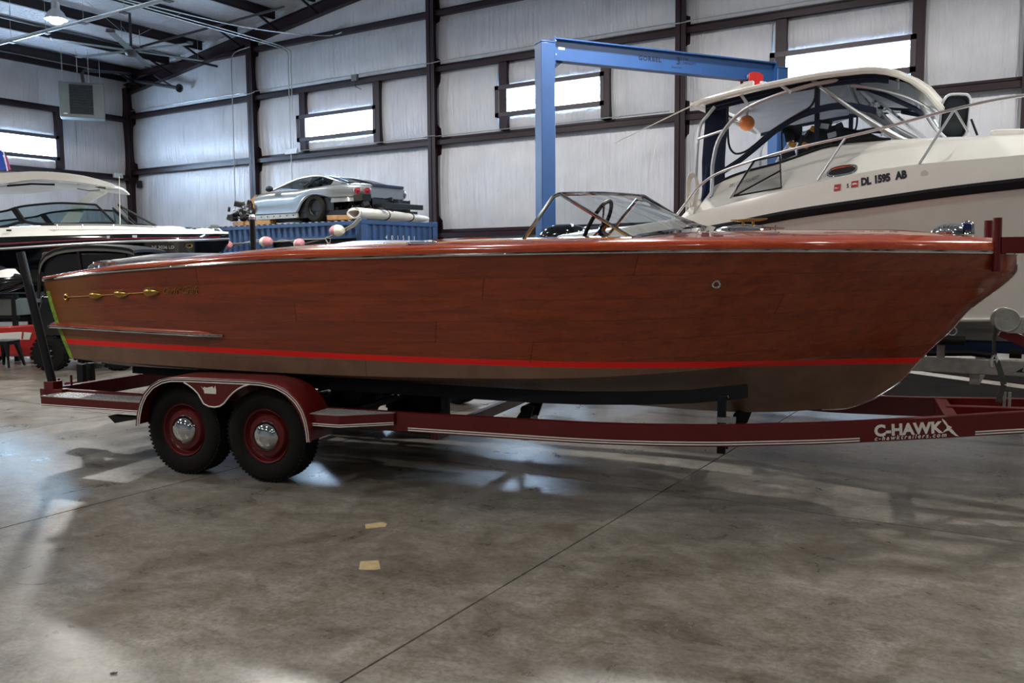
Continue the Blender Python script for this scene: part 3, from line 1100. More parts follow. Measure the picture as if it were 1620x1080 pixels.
# stem band and drain fitting
st = [Vector((interp(T_STEM, z), 0, z)) + Vector((.004, 0, 0)) for z in (.64, .70, .80, .92, 1.05, 1.14, 1.29, 1.38, 1.475, 1.546, 1.6)]
st = [Vector((6.36, 0, .566)), Vector((6.52, 0, .583))] + st
MB().tube(catmull(st, 4), .006, 6).build('stem_band', M['chrome'], boat)
b_ = hull_b(5.73, 1.49)
ft = MB()
ft.tube([(5.73 + .022 * math.cos(2 * PI * i / 14), -b_ - .006 - .0, 1.49 + .022 * math.sin(2 * PI * i / 14)) for i in range(14)], .007, 6, True)
ft.build('vent_ring', M['chrome'], boat)
# spray rail aft: wooden ledge with chrome nose
rings, nose = [], []
for i in range(25):
    u = lerp(.06, 1.98, i / 24)
    z = lerp(1.125, 1.092, i / 24)
    tpr = min(1, (1.99 - u) / .25)
    b = hull_b(u, z)
    o_ = .052 * tpr ** .6
    rings.append([Vector((u, -b + .01, z + .034 * tpr)), Vector((u, -b - o_ * .6, z + .022 * tpr)), Vector((u, -b - o_, z + .004)), Vector((u, -b - o_, z - .010)), Vector((u, -b + .01, z - .016))])
    nose.append(Vector((u, -b - o_ - .003, z - .003)))
MB().loft(rings, True, True).build('spray_rail', M['rail'], boat, 50)
MB().tube(nose, .011, 8).build('spray_rail_moulding', M['chrome'], boat)
# gilt spear ornament and script
def side_pt(u, z, out=.004):
    return Vector((u, -hull_b(u, z) - out, z))
SPZ = lambda u: lerp(1.377, 1.429, (u - .26) / 1.06)
orn = MB()
orn.tube([side_pt(lerp(.28, 1.32, i / 16), SPZ(lerp(.28, 1.32, i / 16)), .008) for i in range(17)], .0042, 6)
orn.build('spear_shaft', M['gold'], boat)
orn = MB()
c = side_pt(.26, 1.377, .008)
orn.tube([c + Vector((.021 * math.cos(2 * PI * i / 14), 0, .021 * math.sin(2 * PI * i / 14))) for i in range(14)], .010, 6, True)
orn.build('spear_ring', M['gold'], boat)
for uc, sc in ((.665, 1.0), (.97, 1.0), (1.315, 1.1)):
    sb = MB()
    prof = [(.010, -.062), (.030, -.060), (.036, -.040), (.036, -.012), (.027, .022), (.013, .050), (.002, .066)]
    sb.lathe([(r * sc, h * sc) for r, h in prof], side_pt(uc, SPZ(uc), .010), 'x', 14)
    sb.build('spear_head', M['gold'], boat)
def hull_text(nm, body, size, material, u, z, **kw):
    b0, b1, b2 = hull_b(u, z), hull_b(u + .25, z), hull_b(u, z + .06)
    yaw_ = math.atan2(-(b1 - b0), .25)
    til = math.atan2((b2 - b0), .06)
    Mx = Matrix.Translation(side_pt(u, z, .003)) @ Matrix.Rotation(yaw_, 4, 'Z') @ Matrix.Rotation(til, 4, 'X') @ RX90
    return text(nm, body, size, material, boat, Mx, **kw)
hull_text('script_lettering', 'Chris', .074, M['gold'], 1.415, 1.416, shear=.45, ext=.003, offset=.0008, spacing=.98)
hull_text('script_lettering', '°', .074, M['gold'], 1.575, 1.412, shear=.45, ext=.003, offset=.0008)
hull_text('script_lettering', 'Craft', .082, M['gold'], 1.612, 1.420, shear=.45, ext=.003, offset=.0008, spacing=.98)
# ------------------------------------------------------------------ maroon tandem trailer under the runabout
tr_ = thing('boat_trailer', 'maroon tandem axle boat trailer with white pinstripes carrying the wooden runabout', 'trailer', BO, BR)
RAIL = [(0.0, -1.035, .44), (.5, -1.035, .437), (1.5, -1.035, .43), (2.6, -1.035, .424), (3.3, -1.035, .419), (4.1, -1.035, .422), (4.85, -1.03, .425), (5.3, -1.00, .432), (5.7, -.92, .438), (6.0, -.80, .440), (6.4, -.64, .447), (6.8, -.51, .47), (7.15, -.40, .494), (7.6, -.275, .528), (8.1, -.14, .555), (8.55, -.045, .57)]
HT = .142
rail_n = catmull(RAIL)
def rail_side(p, i, pts):
    a, b = pts[max(i - 1, 0)], pts[min(i + 1, len(pts) - 1)]
    t = (b - a).normalized()
    return Vector((t.y, -t.x, 0)).normalized()      # outward on the near side
def rail_mesh(pts, sgn):
    rings = []
    for i, p in enumerate(pts):
        nrm = rail_side(p, i, pts)
        r = []
        for o_, z in ((.027, .004), (.027, HT - .004), (.022, HT), (-.022, HT), (-.027, HT - .004), (-.027, .004), (-.022, 0), (.022, 0)):
            q = p + nrm * o_ + Vector((0, 0, z))
            r.append(Vector((q.x, q.y * sgn, q.z)))
        rings.append(r)
    return MB().loft(rings, True, True)
for sgn in (1, -1):
    rail_mesh(rail_n, sgn).build('frame_rail', M['maroon'], tr_, 40)
def pin(a, b, zoff, material=M['white_line'], hgt=.0085):
    rings = []
    for i, p in enumerate(rail_n):
        if not (a <= p.x <= b):
            continue
        nrm = rail_side(p, i, rail_n)
        q = p + nrm * .0285
        rings.append([q + Vector((0, 0, zoff)), q + Vector((0, 0, zoff + hgt)), q - nrm * .001 + Vector((0, 0, zoff + hgt))])
    MB().loft(rings, False).build('pinstripe', material, tr_)
for zo in (.010, .026):
    pin(3.55, 6.62, zo)
    pin(7.22, 8.4, zo)
def rail_at(u):
    for i in range(len(rail_n) - 1):
        if rail_n[i].x <= u <= rail_n[i + 1].x:
            return rail_n[i].lerp(rail_n[i + 1], (u - rail_n[i].x) / (rail_n[i + 1].x - rail_n[i].x)), rail_side(None, i, rail_n)
def rail_text(nm, body, size, u, zo, **kw):
    p, n = rail_at(u)
    p2, _ = rail_at(u + .3)
    d = (p2 - p).normalized()
    yaw_ = math.atan2(d.y, d.x)
    Mx = Matrix.Translation(p + n * .031 + Vector((0, 0, zo))) @ Matrix.Rotation(yaw_, 4, 'Z') @ Matrix.Rotation(-math.asin(d.z), 4, 'Y') @ RX90
    return text(nm, body, size, M['white_line'], tr_, Mx, **kw)
rail_text('trailer_lettering', 'C-HAWK', .100, 6.69, .041, offset=.0045, spacing=1.03)
rail_text('trailer_lettering', 'c-hawktrailers.com', .040, 6.69, .011, offset=.0008, shear=.25, spacing=1.42)
p, n = rail_at(7.10)
p2, _ = rail_at(7.3)
d = (p2 - p).normalized()
Mx = Matrix.Translation(p + n * .0305) @ Matrix.Rotation(math.atan2(d.y, d.x), 4, 'Z') @ Matrix.Rotation(-math.asin(d.z), 4, 'Y')
hk = MB().prism([(.0, .132), (.022, .108), (.034, .085), (.058, .070), (.05, .064), (.064, .048), (.085, .020), (.10, .008), (.078, .012), (.05, .034), (.038, .05), (.02, .046), (.0, .038), (.012, .054), (.026, .064), (.024, .080), (.010, .10), (.0, .118)], 'xz', -.0012, 0)
hk.xf(Mx).build('bird_emblem', M['white_line'], tr_)

# cross members, axles, tongue
def cross(nm, u, z, h=.08, w=.06, vmax=1.0, material=M['maroon']):
    return MB().box(u - w / 2, u + w / 2, -vmax, vmax, z, z + h).build(nm, material, tr_, bevel=.004)
cross('cross_member', .02, .452, .13, .07)
cross('cross_member', 1.05, .40)
cross('cross_member', 3.74, .36)
cross('cross_member', 5.76, .375, .08, .06, .69)
MB().box(7.12, 7.20, -.37, .37, .512, .63).build('cross_member', M['maroon'], tr_, bevel=.004)
MB().beam((7.16, 0, .59), (8.9, 0, .62), .075, .10).build('tongue', M['maroon'], tr_, bevel=.005)
cp = MB()
cp.prism([(8.85, .56), (9.12, .58), (9.22, .60), (9.22, .66), (9.0, .70), (8.85, .68)], 'xz', -.05, .05)
cp.build('coupler', M['galv'], tr_, bevel=.01)
for u in (1.68, 2.46):
    MB().tube([(u, -.98, .355), (u, .98, .355)], .038, 10).build('axle', M['black'], tr_)
    for sgn in (-1, 1):
        MB().prism([(u - .12, .43), (u + .12, .43), (u + .06, .33), (u - .06, .33)], 'xz', sgn * 1.005 - .03, sgn * 1.005 + .03).build('axle_hanger', M['maroon'], tr_)

# wheels
def wheel(u, sgn):
    w = thing('wheel', None, None)
    w.parent = tr_
    w.location = (u, sgn * 1.175, .355)
    if sgn > 0:
        w.rotation_euler = (0, 0, PI)
    R_ = .355
    prof = [(.205, -.085), (.225, -.100), (.27, -.107), (.31, -.104), (.335, -.093), (.346, -.080)]
    xs_ = [-.076, -.05, -.046, -.038, -.034, -.008, -.004, .004, .008, .034, .038, .046, .05, .076]
    for i, x in enumerate(xs_):
        grv = i in (2, 3, 6, 7, 10, 11)
        prof.append((R_ - (.009 if grv else 0) - abs(x) * .02, x))
    prof += [(.346, .080), (.335, .093), (.31, .104), (.27, .107), (.225, .1), (.205, .085)]
    t_ = MB().lathe([(r, h) for r, h in prof], axis='y', n=48, caps=False)
    # shoulder blocks
    t_.build('tire', M['rubber'], w, 30)
    bk = MB()
    for k in range(64):
        a = 2 * PI * k / 64
        Mr = Matrix.Rotation(-a, 3, 'Y')
        for yy in (-.083, .083):
            bk.obox(Mr @ Vector((.3485, yy, 0)), (.012, .014, .017), Mr)
    bk.build('tread_blocks', M['rubber'], w, kind='stuff')
    rm = [(.208, -.098), (.212, -.092), (.206, -.084), (.196, -.080), (.188, -.06), (.178, -.05), (.172, -.045), (.165, -.06), (.15, -.075), (.12, -.078), (.09, -.070), (.088, -.06)]
    MB().lathe(rm, axis='y', n=40, caps=False).build('rim', M['maroon'], w, 30)
    MB().lathe([(.198, .08), (.185, -.03), (.05, -.03)], axis='y', n=32, caps=False).build('rim_inside', M['black'], w)
    hcap = [(.112, -.066), (.117, -.074), (.112, -.088), (.098, -.108), (.074, -.124), (.044, -.134), (.015, -.138), (.001, -.1385)]
    MB().lathe(hcap, axis='y', n=36, caps=True).build('hubcap', M['chrome'], w, 60, label='chrome baby moon hubcap')
    return w
for u in (1.68, 2.46):
    for sgn in (-1, 1):
        wheel(u, sgn)

# fenders
def fender_outline():
    top_ = [(1.30, .38), (1.315, .47), (1.345, .56), (1.395, .64), (1.47, .71), (1.56, .755), (1.66, .777), (1.80, .782), (2.10, .784), (2.40, .786), (2.52, .783), (2.64, .765), (2.74, .725), (2.82, .665), (2.875, .59), (2.905, .51), (2.92, .43), (2.925, .36)]
    return top_
ftop = fender_outline()
inner = [(1.318, .38)]
for a in range(176, 40, -8):
    inner.append((1.68 + .365 * math.cos(math.radians(a)) , .375 + .383 * math.sin(math.radians(a))))
inner += [(1.975, .585), (2.02, .567), (2.075, .563), (2.125, .572), (2.165, .595)]
for a in range(134, 0, -8):
    inner.append((2.49 + .395 * math.cos(math.radians(a)), .36 + .400 * math.sin(math.radians(a))))
inner.append((2.905, .36))
for sgn in (-1, 1):
    yo, yi = sgn * 1.36, sgn * 1.075
    skirt = MB()
    # side skirt: strip between the crown line and the wheel cut-outs
    N = 60
    def resample(pl, n):
        L = [0]
        for a, b in zip(pl[:-1], pl[1:]):
            L.append(L[-1] + math.hypot(b[0] - a[0], b[1] - a[1]))
        out = []
        for i in range(n + 1):
            t = L[-1] * i / n
            for k in range(len(pl) - 1):
                if L[k] <= t <= L[k + 1] + 1e-9:
                    q = (t - L[k]) / max(L[k + 1] - L[k], 1e-9)
                    out.append((lerp(pl[k][0], pl[k + 1][0], q), lerp(pl[k][1], pl[k + 1][1], q)))
                    break
        return out
    def by_x(pl, n):
        # sample so that both edges share the same parameter: angle for the ends, x in the middle
        return resample(pl, n)
    ta, ia = resample(ftop, N), []
    for (x, z) in ta:
        # nearest inner point
        ia.append(min(inner, key=lambda q: (q[0] - x) ** 2 * (1 if z > .72 else 1) + ((q[1] - z) ** 2) * (.05 if 1.6 < x < 2.6 else 1)))
    skirt.loft([[Vector((t[0], yo, t[1])) for t in ta], [Vector((q[0], yo, q[1])) for q in ia]], False)
    # crown sheet
    skirt.loft([[Vector((t[0], yo, t[1])) for t in ta], [Vector((t[0], yo - sgn * .02, t[1] + .008)) for t in ta], [Vector((t[0], yi, t[1] + .012)) for t in ta]], False)
    skirt.build('fender', M['maroon'], tr_, 40)
    tube_ = MB().tube([Vector((t[0], yo - sgn * .0, t[1])) for t in ta], .008, 6)
    tube_.build('fender_bead', M['maroon'], tr_)
    for off in (.009, .027):
        ln = MB()
        c0 = Vector((2.1, yo, .36))
        pts = []
        for i, t in enumerate(ta):
            a, b = ta[max(i - 1, 0)], ta[min(i + 1, N)]
            dx, dz = b[0] - a[0], b[1] - a[1]
            l_ = math.hypot(dx, dz)
            pts.append(Vector((t[0] + dz / l_ * off, yo + sgn * .002, t[1] - dx / l_ * off)))
        ln.tube(pts, .0046, 5)
        ln.build('pinstripe', M['white_line'], tr_)
    dip = [q for q in inner if 1.78 < q[0] < 2.44]
    MB().tube([Vector((q[0], yo + sgn * .002, q[1] + .008)) for q in dip], .006, 5).build('pinstripe', M['white_line'], tr_)
    MB().prism([(t[0], t[1] + .008) for t in ta if t[1] > .56] , 'xz', min(yi, yi + sgn * .01), max(yi, yi + sgn * .01)).build('fender_back', M['maroon'], tr_)
sk = MB().prism([(1.955, .725), (1.975, .71), (1.985, .722), (2.005, .716), (2.065, .728), (2.075, .712), (2.09, .735), (2.098, .70), (2.095, .672), (1.985, .672), (1.982, .695)], 'xz', -1.3625, -1.361)
sk.build('torn_sticker', M['white_line'], tr_, label='torn white sticker on the fender skirt')

# running board steps with diamond plate tops
def step(poly, sgn, z0, z1):
    pl = [(x, y * (-sgn)) for x, y in poly]
    o = MB().prism(pl, 'xy', z0, z1).build('step', M['maroon'], tr_, bevel=.003)
    MB().prism([(x, y) for x, y in pl], 'xy', z1 + .0005, z1 + .005).build('step_plate', M['diamond'], o)
    # raised diamonds
    xs_ = [q[0] for q in pl]
    mbd = MB()
    k = 0
    x = min(xs_) + .02
    while x < max(xs_) - .02:
        for j in range(8):
            y = -1.30 + j * .033 + (.016 if k % 2 else 0)
            if y > -1.07:
                continue
            lim = True
            if max(xs_) > 3 and x > 3.14 and (y < -1.31 + (x - 3.12) * .66 + .02):
                lim = False
            if lim:
                a = PI / 4 if (j + k) % 2 else -PI / 4
                mbd.obox((x, y * (-1 if sgn > 0 else -1) * (-1) if sgn < 0 else -y, z1 + .006), (.020, .006, .003), Matrix.Rotation(a, 3, 'Z'))
        x += .018
        k += 1
    mbd.build('tread_pattern', M['diamond'], o, kind='stuff')
    return o
for sgn in (-1, 1):
    aft = [(.215, -1.31), (1.31, -1.31), (1.31, -1.062), (.215, -1.062)]
    fore = [(2.86, -1.31), (3.14, -1.31), (3.46, -1.09), (3.46, -1.062), (2.86, -1.062)]
    for poly in (aft, fore):
        if sgn < 0:
            o = MB().prism(poly, 'xy', .468, .555).build('step', M['maroon'], tr_, bevel=.003)
        else:
            o = MB().prism([(x, -y) for x, y in poly], 'xy', .468, .555).build('step', M['maroon'], tr_, bevel=.003)
        pl = [(x, y * -sgn) for x, y in poly]
        MB().prism(pl, 'xy', .5555, .560).build('step_plate', M['diamond'], o)
        mbd = MB()
        xa, xb = poly[0][0], max(q[0] for q in poly)
        x, k = xa + .02, 0
        while x < xb - .02:
            for j in range(8):
                y = -1.295 + j * .032 + (.016 if k % 2 else 0)
                if y > -1.075 or (x > 3.12 and y < -1.29 + (x - 3.14) * .7):
                    continue
                mbd.obox((x, y * -sgn, .5615), (.022, .006, .003), Matrix.Rotation(PI / 4 if (j + k) % 2 else -PI / 4, 3, 'Z'))
            x += .02
            k += 1
        mbd.build('tread_pattern', M['steel_bright'], o, kind='stuff')
        for zo in (.474, .488):
            e = [(x, y * -sgn) for x, y in poly[:(2 if poly is aft else 3)]]
            MB().tube([(x, y - .0005 * 1 if sgn < 0 else y, zo) for x, y in e], .0042, 5).build('pinstripe', M['white_line'], tr_)
    MB().prism([(.95, .43), (1.30, .43), (1.02, .375)], 'xz', sgn * 1.26 - .05, sgn * 1.26 + .05).build('step_bracket', M['black'], tr_)

# guide poles aft, bunk posts, bunks
def guide(name, a, b, sock):
    o = MB().tube([a, b], .036, 14).build(name, M['black'], tr_, label='black upright guide pole')
    MB().obox((b[0], b[1], b[2] - .02), (.11, .10, .14)).build('pole_socket', M['maroon'], tr_, bevel=.004)
guide('guide_pole', (-.18, -1.10, 1.765), (.085, -1.07, .60), 0)
MB().box(-.02, .24, -1.12, -1.02, .50, .585).build('pole_bracket', M['maroon'], tr_, bevel=.004)
MB().tube([(.06, -.99, .585), (.06, -.99, .66)], .011, 6).build('bolt', M['maroon'], tr_)
MB().tube([(.06, -.86, .585), (.06, -.86, .675)], .011, 6).build('bolt', M['maroon'], tr_)
MB().prism([(-.62, .44), (-.30, .44), (-.25, .50), (-.38, .535), (-.60, .515)], 'xz', -.36, -.20).build('light_bracket', M['maroon'], tr_, bevel=.003)
for y, zt in ((-.34, .70), (-.24, .70)):
    MB().box(-.43, -.35, y - .025, y + .025, .50, zt).build('bunk_post', M['black'], tr_, bevel=.004)
MB().box(-.42, .05, -.32, -.24, .46, .52).build('rear_extension', M['maroon'], tr_, bevel=.004)
fg = MB().tube([(.62, 1.02, .50), (.62, 1.02, 2.13)], .030, 12)
fg.build('guide_pole', M['black'], tr_, label='black guide pole on the far side')
MB().lathe([(.033, 2.12), (.036, 2.15), (.02, 2.175)], (.62, 1.02, 0), 'z', 12).build('pole_cap', M['steel_bright'], tr_)
for sgn in (-1, 1):
    # carpeted bunk follows the hull bottom
    rings = []
    for i in range(15):
        u = lerp(.78, 5.90, i / 14)
        v = lerp(.80, .62, max(0, (u - 4.6) / 1.3))
        zt = interp([(.1, .775), (1, .770), (2.4, .757), (3.4, .745), (4.7, .735), (5.15, .745), (5.6, .772), (5.9, .815)], u)
        hb = lerp(.05, .085, max(0, min(1, (u - .7) / 2)))
        rings.append([Vector((u, sgn * (v - .06), zt - .02)), Vector((u, sgn * (v + .06), zt + .008)), Vector((u, sgn * (v + .065), zt - hb)), Vector((u, sgn * (v - .06), zt - hb - .02))])
    MB().loft(rings, True, True).build('bunk', M['carpet'], tr_, 30)
    for u, z0, z1, v in ((5.75, .353, .745, .72), (3.74, .38, .68, .80), (1.05, .40, .68, .80)):
        MB().box(u - .027, u + .027, sgn * v - .025, sgn * v + .025, z0, z1).build('bunk_post', M['black'], tr_, bevel=.003)
    MB().box(5.72, 5.84, sgn * .72 - .03, sgn * .72 + .03, .565, .60).build('post_clamp', M['galv'], tr_)
    MB().beam((5.72, sgn * .69, .72), (5.79, sgn * .69, .735), .02, .02).build('bunk_strap', M['galv'], tr_)
# keel rollers
for u, z in ((4.10, .40), (5.78, .44)):
    for sgn in (-1, 1):
        MB().prism([(u - .07, z - .02), (u + .05, z - .02), (u + .09, z + .09), (u + .02, z + .10)], 'xz', sgn * .10 - .012, sgn * .10 + .012).build('roller_bracket', M['black'], tr_)
    MB().tube([(u, -.09, z + .055), (u, .09, z + .055)], [.035, .035], 14).build('keel_roller', M['rubber'], tr_)
    MB().box(u - .04, u + .04, -.12, .12, z - .08, z - .01).build('roller_base', M['galv'], tr_)
# winch stand with V bow stop
MB().beam((8.05, 0, .62), (7.95, 0, 1.80), .09, .09).build('winch_post', M['maroon'], tr_, bevel=.005)
MB().beam((7.47, 0, 1.155), (8.55, 0, .66), .06, .07).build('winch_brace', M['maroon'], tr_, bevel=.004)
for sgn in (-1, 1):
    MB().beam((8.0, sgn * .02, 1.725), (7.42, sgn * .20, 1.725), .05, .104).build('bow_stop_arm', M['maroon'], tr_, bevel=.003)
    MB().tube([(7.405, sgn * .20, 1.555), (7.40, sgn * .20, 1.90)], .027, 12).build('bow_stop_post', M['maroon'], tr_)
wn = MB()
wn.prism([(7.50, 1.15), (7.95, 1.15), (7.95, 1.26), (7.60, 1.245), (7.50, 1.235)], 'xz', -.075, -.065)
wn.prism([(7.50, 1.15), (7.95, 1.15), (7.95, 1.26), (7.60, 1.245), (7.50, 1.235)], 'xz', .065, .075)
wn.build('winch_plate', M['galv'], tr_)
MB().lathe([(.001, -.082), (.02, -.086), (.06, -.080), (.074, -.084), (.080, -.078), (.078, -.066), (.03, -.060), (.03, .060), (.075, .066), (.078, .075), (.001, .078)], (7.495, 0, 1.235), 'y', 28, False).build('winch_spool', M['galv'], tr_)
for x, z in ((7.60, 1.195), (7.70, 1.235)):
    MB().lathe([(.012, -.085), (.016, -.075)], (x, 0, z), 'y', 10).build('bolt', M['galv'], tr_)
sr = MB()
sr.tube([(7.44, 0, 1.20), (7.435, 0, 1.09), (7.44, 0, 1.0)], .012, 6)
sr.build('winch_strap', M['strap'], tr_)
sr = MB()
for i, (a, b) in enumerate([((7.455, 0, .96), (7.48, -.02, .88)), ((7.48, -.02, .88), (7.50, -.03, .80)), ((7.50, -.03, .80), (7.47, -.03, .68))]):
    sr.beam(a, b, .035, .008, (0, 1, 0))
sr.build('tie_down_strap', M['strap'], tr_)
MB().tube([(7.44, 0, 1.0), (7.425, 0, .965), (7.43, 0, .92), (7.455, 0, .93), (7.46, 0, .97), (7.44, 0, 1.0)], .009, 6).build('strap_hook', M['chrome'], tr_)
for x in (7.515, 7.545):
    MB().tube([(x, .02, .63), (x, .02, .745)], .009, 8).build('u_bolt', M['galv'], tr_)
M['rail_rubber'] = mat('black_rail_rubber', '111216', 0.6, spec=0.25)
M['headliner'] = mat('grey_headliner', '9a9ca6', 0.7)
# ------------------------------------------------------------------ white cabin cruiser on its galvanized trailer
WO = (-1.323, 8.244, 0.0)
wc = thing('cabin_cruiser', 'white cabin cruiser with aluminium hardtop frame and black rub rail, behind the wooden bow', 'boat', WO, 0)
HB = [(-3.3, .94), (-1.5, .985), (0, 1.0), (1.2, .985), (2.4, .88), (3.5, .67), (4.4, .40), (5.0, .14), (5.25, .012)]
ZR = [(-3.3, 1.76), (-1.55, 1.958), (-.78, 2.08), (0, 2.167), (.55, 2.225), (1.1, 2.268), (2.5, 2.37), (4, 2.46), (5.25, 2.54)]
ZG = [(-3.3, 1.93), (-1.85, 2.075), (-1.65, 2.14), (-1.18, 2.235), (-.48, 2.37), (.15, 2.455), (1.1, 2.49), (2.5, 2.58), (5.25, 2.72)]
ZC = [(-3.3, 1.96), (-1.9, 2.10), (-1.63, 2.43), (-.93, 2.615), (-.41, 2.735), (.06, 2.735), (1.1, 2.70), (2.5, 2.72), (5.25, 2.75)]
ZCH = [(-3.3, 1.0), (.6, 1.10), (1.2, 1.14), (2.4, 1.42), (3.6, 1.86), (5.0, 2.3), (5.25, 2.36)]
ZK = [(-3.3, .80), (1, .80), (2.4, .86), (3.5, 1.12), (4.4, 1.6), (5.0, 2.1), (5.25, 2.32)]
def wrow(x):
    h = interp(HB, x)
    zr, zg, zc, zch, zk = (interp(t, x) for t in (ZR, ZG, ZC, ZCH, ZK))
    R_ = 1.45
    aft = x < -1.75
    ct = R_ * h - (.40 if not aft else .22)
    ct = max(ct, .01)
    zs = lerp(zch, zr, .56)
    P = [(0, zk), (R_ * h * .80, zch - .02), (R_ * h * .845, zch), (R_ * h * .845, zch + .02), (R_ * h * .925, zs - .012), (R_ * h * .94, zs), (R_ * h, zr)]
    Q = [(R_ * h, zr), (R_ * h - .01, zr + .05), (max(R_ * h - .085, .01), zg)]
    C = [(max(R_ * h - .085, .01), zg), (max(R_ * h - .13, .01), zg + .012), (ct + .02 if ct > .02 else .01, lerp(zg, zc, .88)), (max(ct - .04, .008), zc), (ct * .5, zc + .06), (0.0, zc + .08)]
    return P, Q, C
xs_ = [-3.3 + 8.55 * (i / 44) for i in range(45)]
xs_ += [-1.9, -1.76, -1.74, -1.63, 5.1, 5.18]
xs_ = sorted(xs_)
def wloft(idx, nm, material, ang=40):
    for sgn in (-1, 1):
        rings = []
        for x in xs_:
            rings.append([Vector((x, 1.45 + sgn * q[0], q[1])) for q in wrow(x)[idx]])
        MB().loft(rings, False).build(nm, material, wc, ang)
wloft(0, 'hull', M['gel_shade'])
wloft(1, 'topside', M['gel'])
wloft(2, 'cabin_top', M['gel'], 50)
P, Q, C = wrow(-3.3)
poly = [(1.45 - q[0], q[1]) for q in P + Q[1:] + C[1:]] + [(1.45 + q[0], q[1]) for q in (P + Q[1:] + C[1:])[::-1]]
MB().prism(poly, 'yz', -3.32, -3.30).build('transom', M['gel'], wc)
for sgn in (-1, 1):
    rings = []
    for x in xs_:
        h = interp(HB, x) * 1.45
        zr = interp(ZR, x)
        rings.append([Vector((x, 1.45 + sgn * (h + o_), zr + z)) for o_, z in ((-.005, .030), (.022, .026), (.036, .0), (.026, -.045), (-.008, -.060))])
    MB().loft(rings, True, True).build('rub_rail', M['rail_rubber'], wc)
    # bright spray ledge along chine and mid strake
    led = [Vector((x, 1.45 + sgn * (interp(HB, x) * 1.45 * .845 + .012), interp(ZCH, x) + .012)) for x in xs_]
    MB().tube(led, .018, 6).build('spray_strake', M['gel'], wc)
def wy(x, z):
    """near side surface y for a point on the topside/cabin side"""
    P, Q, C = wrow(x)
    pl = Q + C[1:4]
    for a, b in zip(pl[:-1], pl[1:]):
        if a[1] <= z <= b[1]:
            return 1.45 - lerp(a[0], b[0], (z - a[1]) / max(b[1] - a[1], 1e-6))
    return 1.45 - pl[-1][0]
def wtext(nm, body, size, material, x, z, dz_slope, sx=.72, **kw):
    y0, y1 = wy(x, z), wy(x, z + .05)
    Mx = Matrix.Translation((x, y0 - .004, z)) @ Matrix.Rotation(-dz_slope, 4, 'Y') @ Matrix.Rotation(-math.atan2(y1 - y0, .05), 4, 'X') @ RX90 @ Matrix.Diagonal((sx, 1, 1, 1))
    return text(nm, body, size, material, wc, Mx, **kw)
wtext('registration_lettering', 'DL', .095, M['print'], -.152, 2.305, math.radians(7), offset=.006, spacing=.95)
wtext('registration_lettering', '1595', .098, M['print'], -.045, 2.318, math.radians(7), offset=.006, spacing=.95)
wtext('registration_lettering', 'AB', .098, M['print'], .135, 2.342, math.radians(7), offset=.006, spacing=1.0)
wtext('model_lettering', '285 CONQUEST', .062, M['galv'], -1.45, 2.375, math.radians(14), shear=.35, spacing=.95)
for x, z, w_, h_ in ((-.385, 2.262, .058, .062), (-.238, 2.288, .06, .058)):
    y0, y1 = wy(x, z), wy(x, z + h_)
    MB().add([(x, y0 - .003, z), (x + w_, wy(x + w_, z) - .003, z + .006), (x + w_, wy(x + w_, z + h_) - .003, z + h_ + .006), (x, y1 - .003, z + h_)], [(0, 1, 2, 3)]).build('sticker', M['decal_red'], wc)
    MB().add([(x + .008, lerp(y0, y1, .35) - .0045, z + .024), (x + w_ - .008, lerp(y0, y1, .35) - .0045, z + .03), (x + w_ - .008, lerp(y0, y1, .68) - .0045, z + .046), (x + .008, lerp(y0, y1, .68) - .0045, z + .040)], [(0, 1, 2, 3)]).build('sticker_band', M['white_line'], wc)
wtext('sticker_lettering', '5', .055, M['print'], -.275, 2.290, .1, offset=.001)
MB().lathe([(.030, -.004), (.030, 0)], (.36, wy(.36, 2.375) - .002, 2.375), 'y', 20).build('round_emblem', M['gel_shade'], wc)
x = -1.60
MB().add([(x - .02, wy(x, 2.22) - .003, 2.17), (x + .012, wy(x, 2.22) - .003, 2.175), (x - .005, wy(x, 2.34) - .003, 2.37), (x - .037, wy(x, 2.34) - .003, 2.365)], [(0, 1, 2, 3)]).build('blue_tape', M['bluetape'], wc)
# oval port
def oval(cx, cz, rx, rz, out, n=28, p=2.6, tilt=.10):
    r = []
    for i in range(n):
        a = 2 * PI * i / n
        c_, s_ = math.cos(a), math.sin(a)
        x = cx + rx * math.copysign(abs(c_) ** (2 / p), c_)
        z = cz + rz * math.copysign(abs(s_) ** (2 / p), s_) + tilt * (x - cx)
        r.append(Vector((x, wy(x, z) - out, z)))
    return r
MB().tube(oval(-.34, 2.452, .125, .045, .012), .013, 8, True).build('port_rim', M['chrome'], wc)
o_ = oval(-.34, 2.452, .12, .042, .010)
MB().add(o_, [tuple(range(len(o_)))]).build('port_glass', M['dark_int'], wc)
# dark trim under the side curtains
trim = [Vector((x, wy(x, interp(ZC, x) - .012) - .008, interp(ZC, x) - .006)) for x in [-1.62 + 1.2 * i / 14 for i in range(15)]]
trim += [Vector((-.30, .40, 2.755)), Vector((-.12, .42, 2.762)), Vector((.02, .46, 2.745))]
MB().tube(trim, .013, 6).build('window_trim', M['black'], wc)

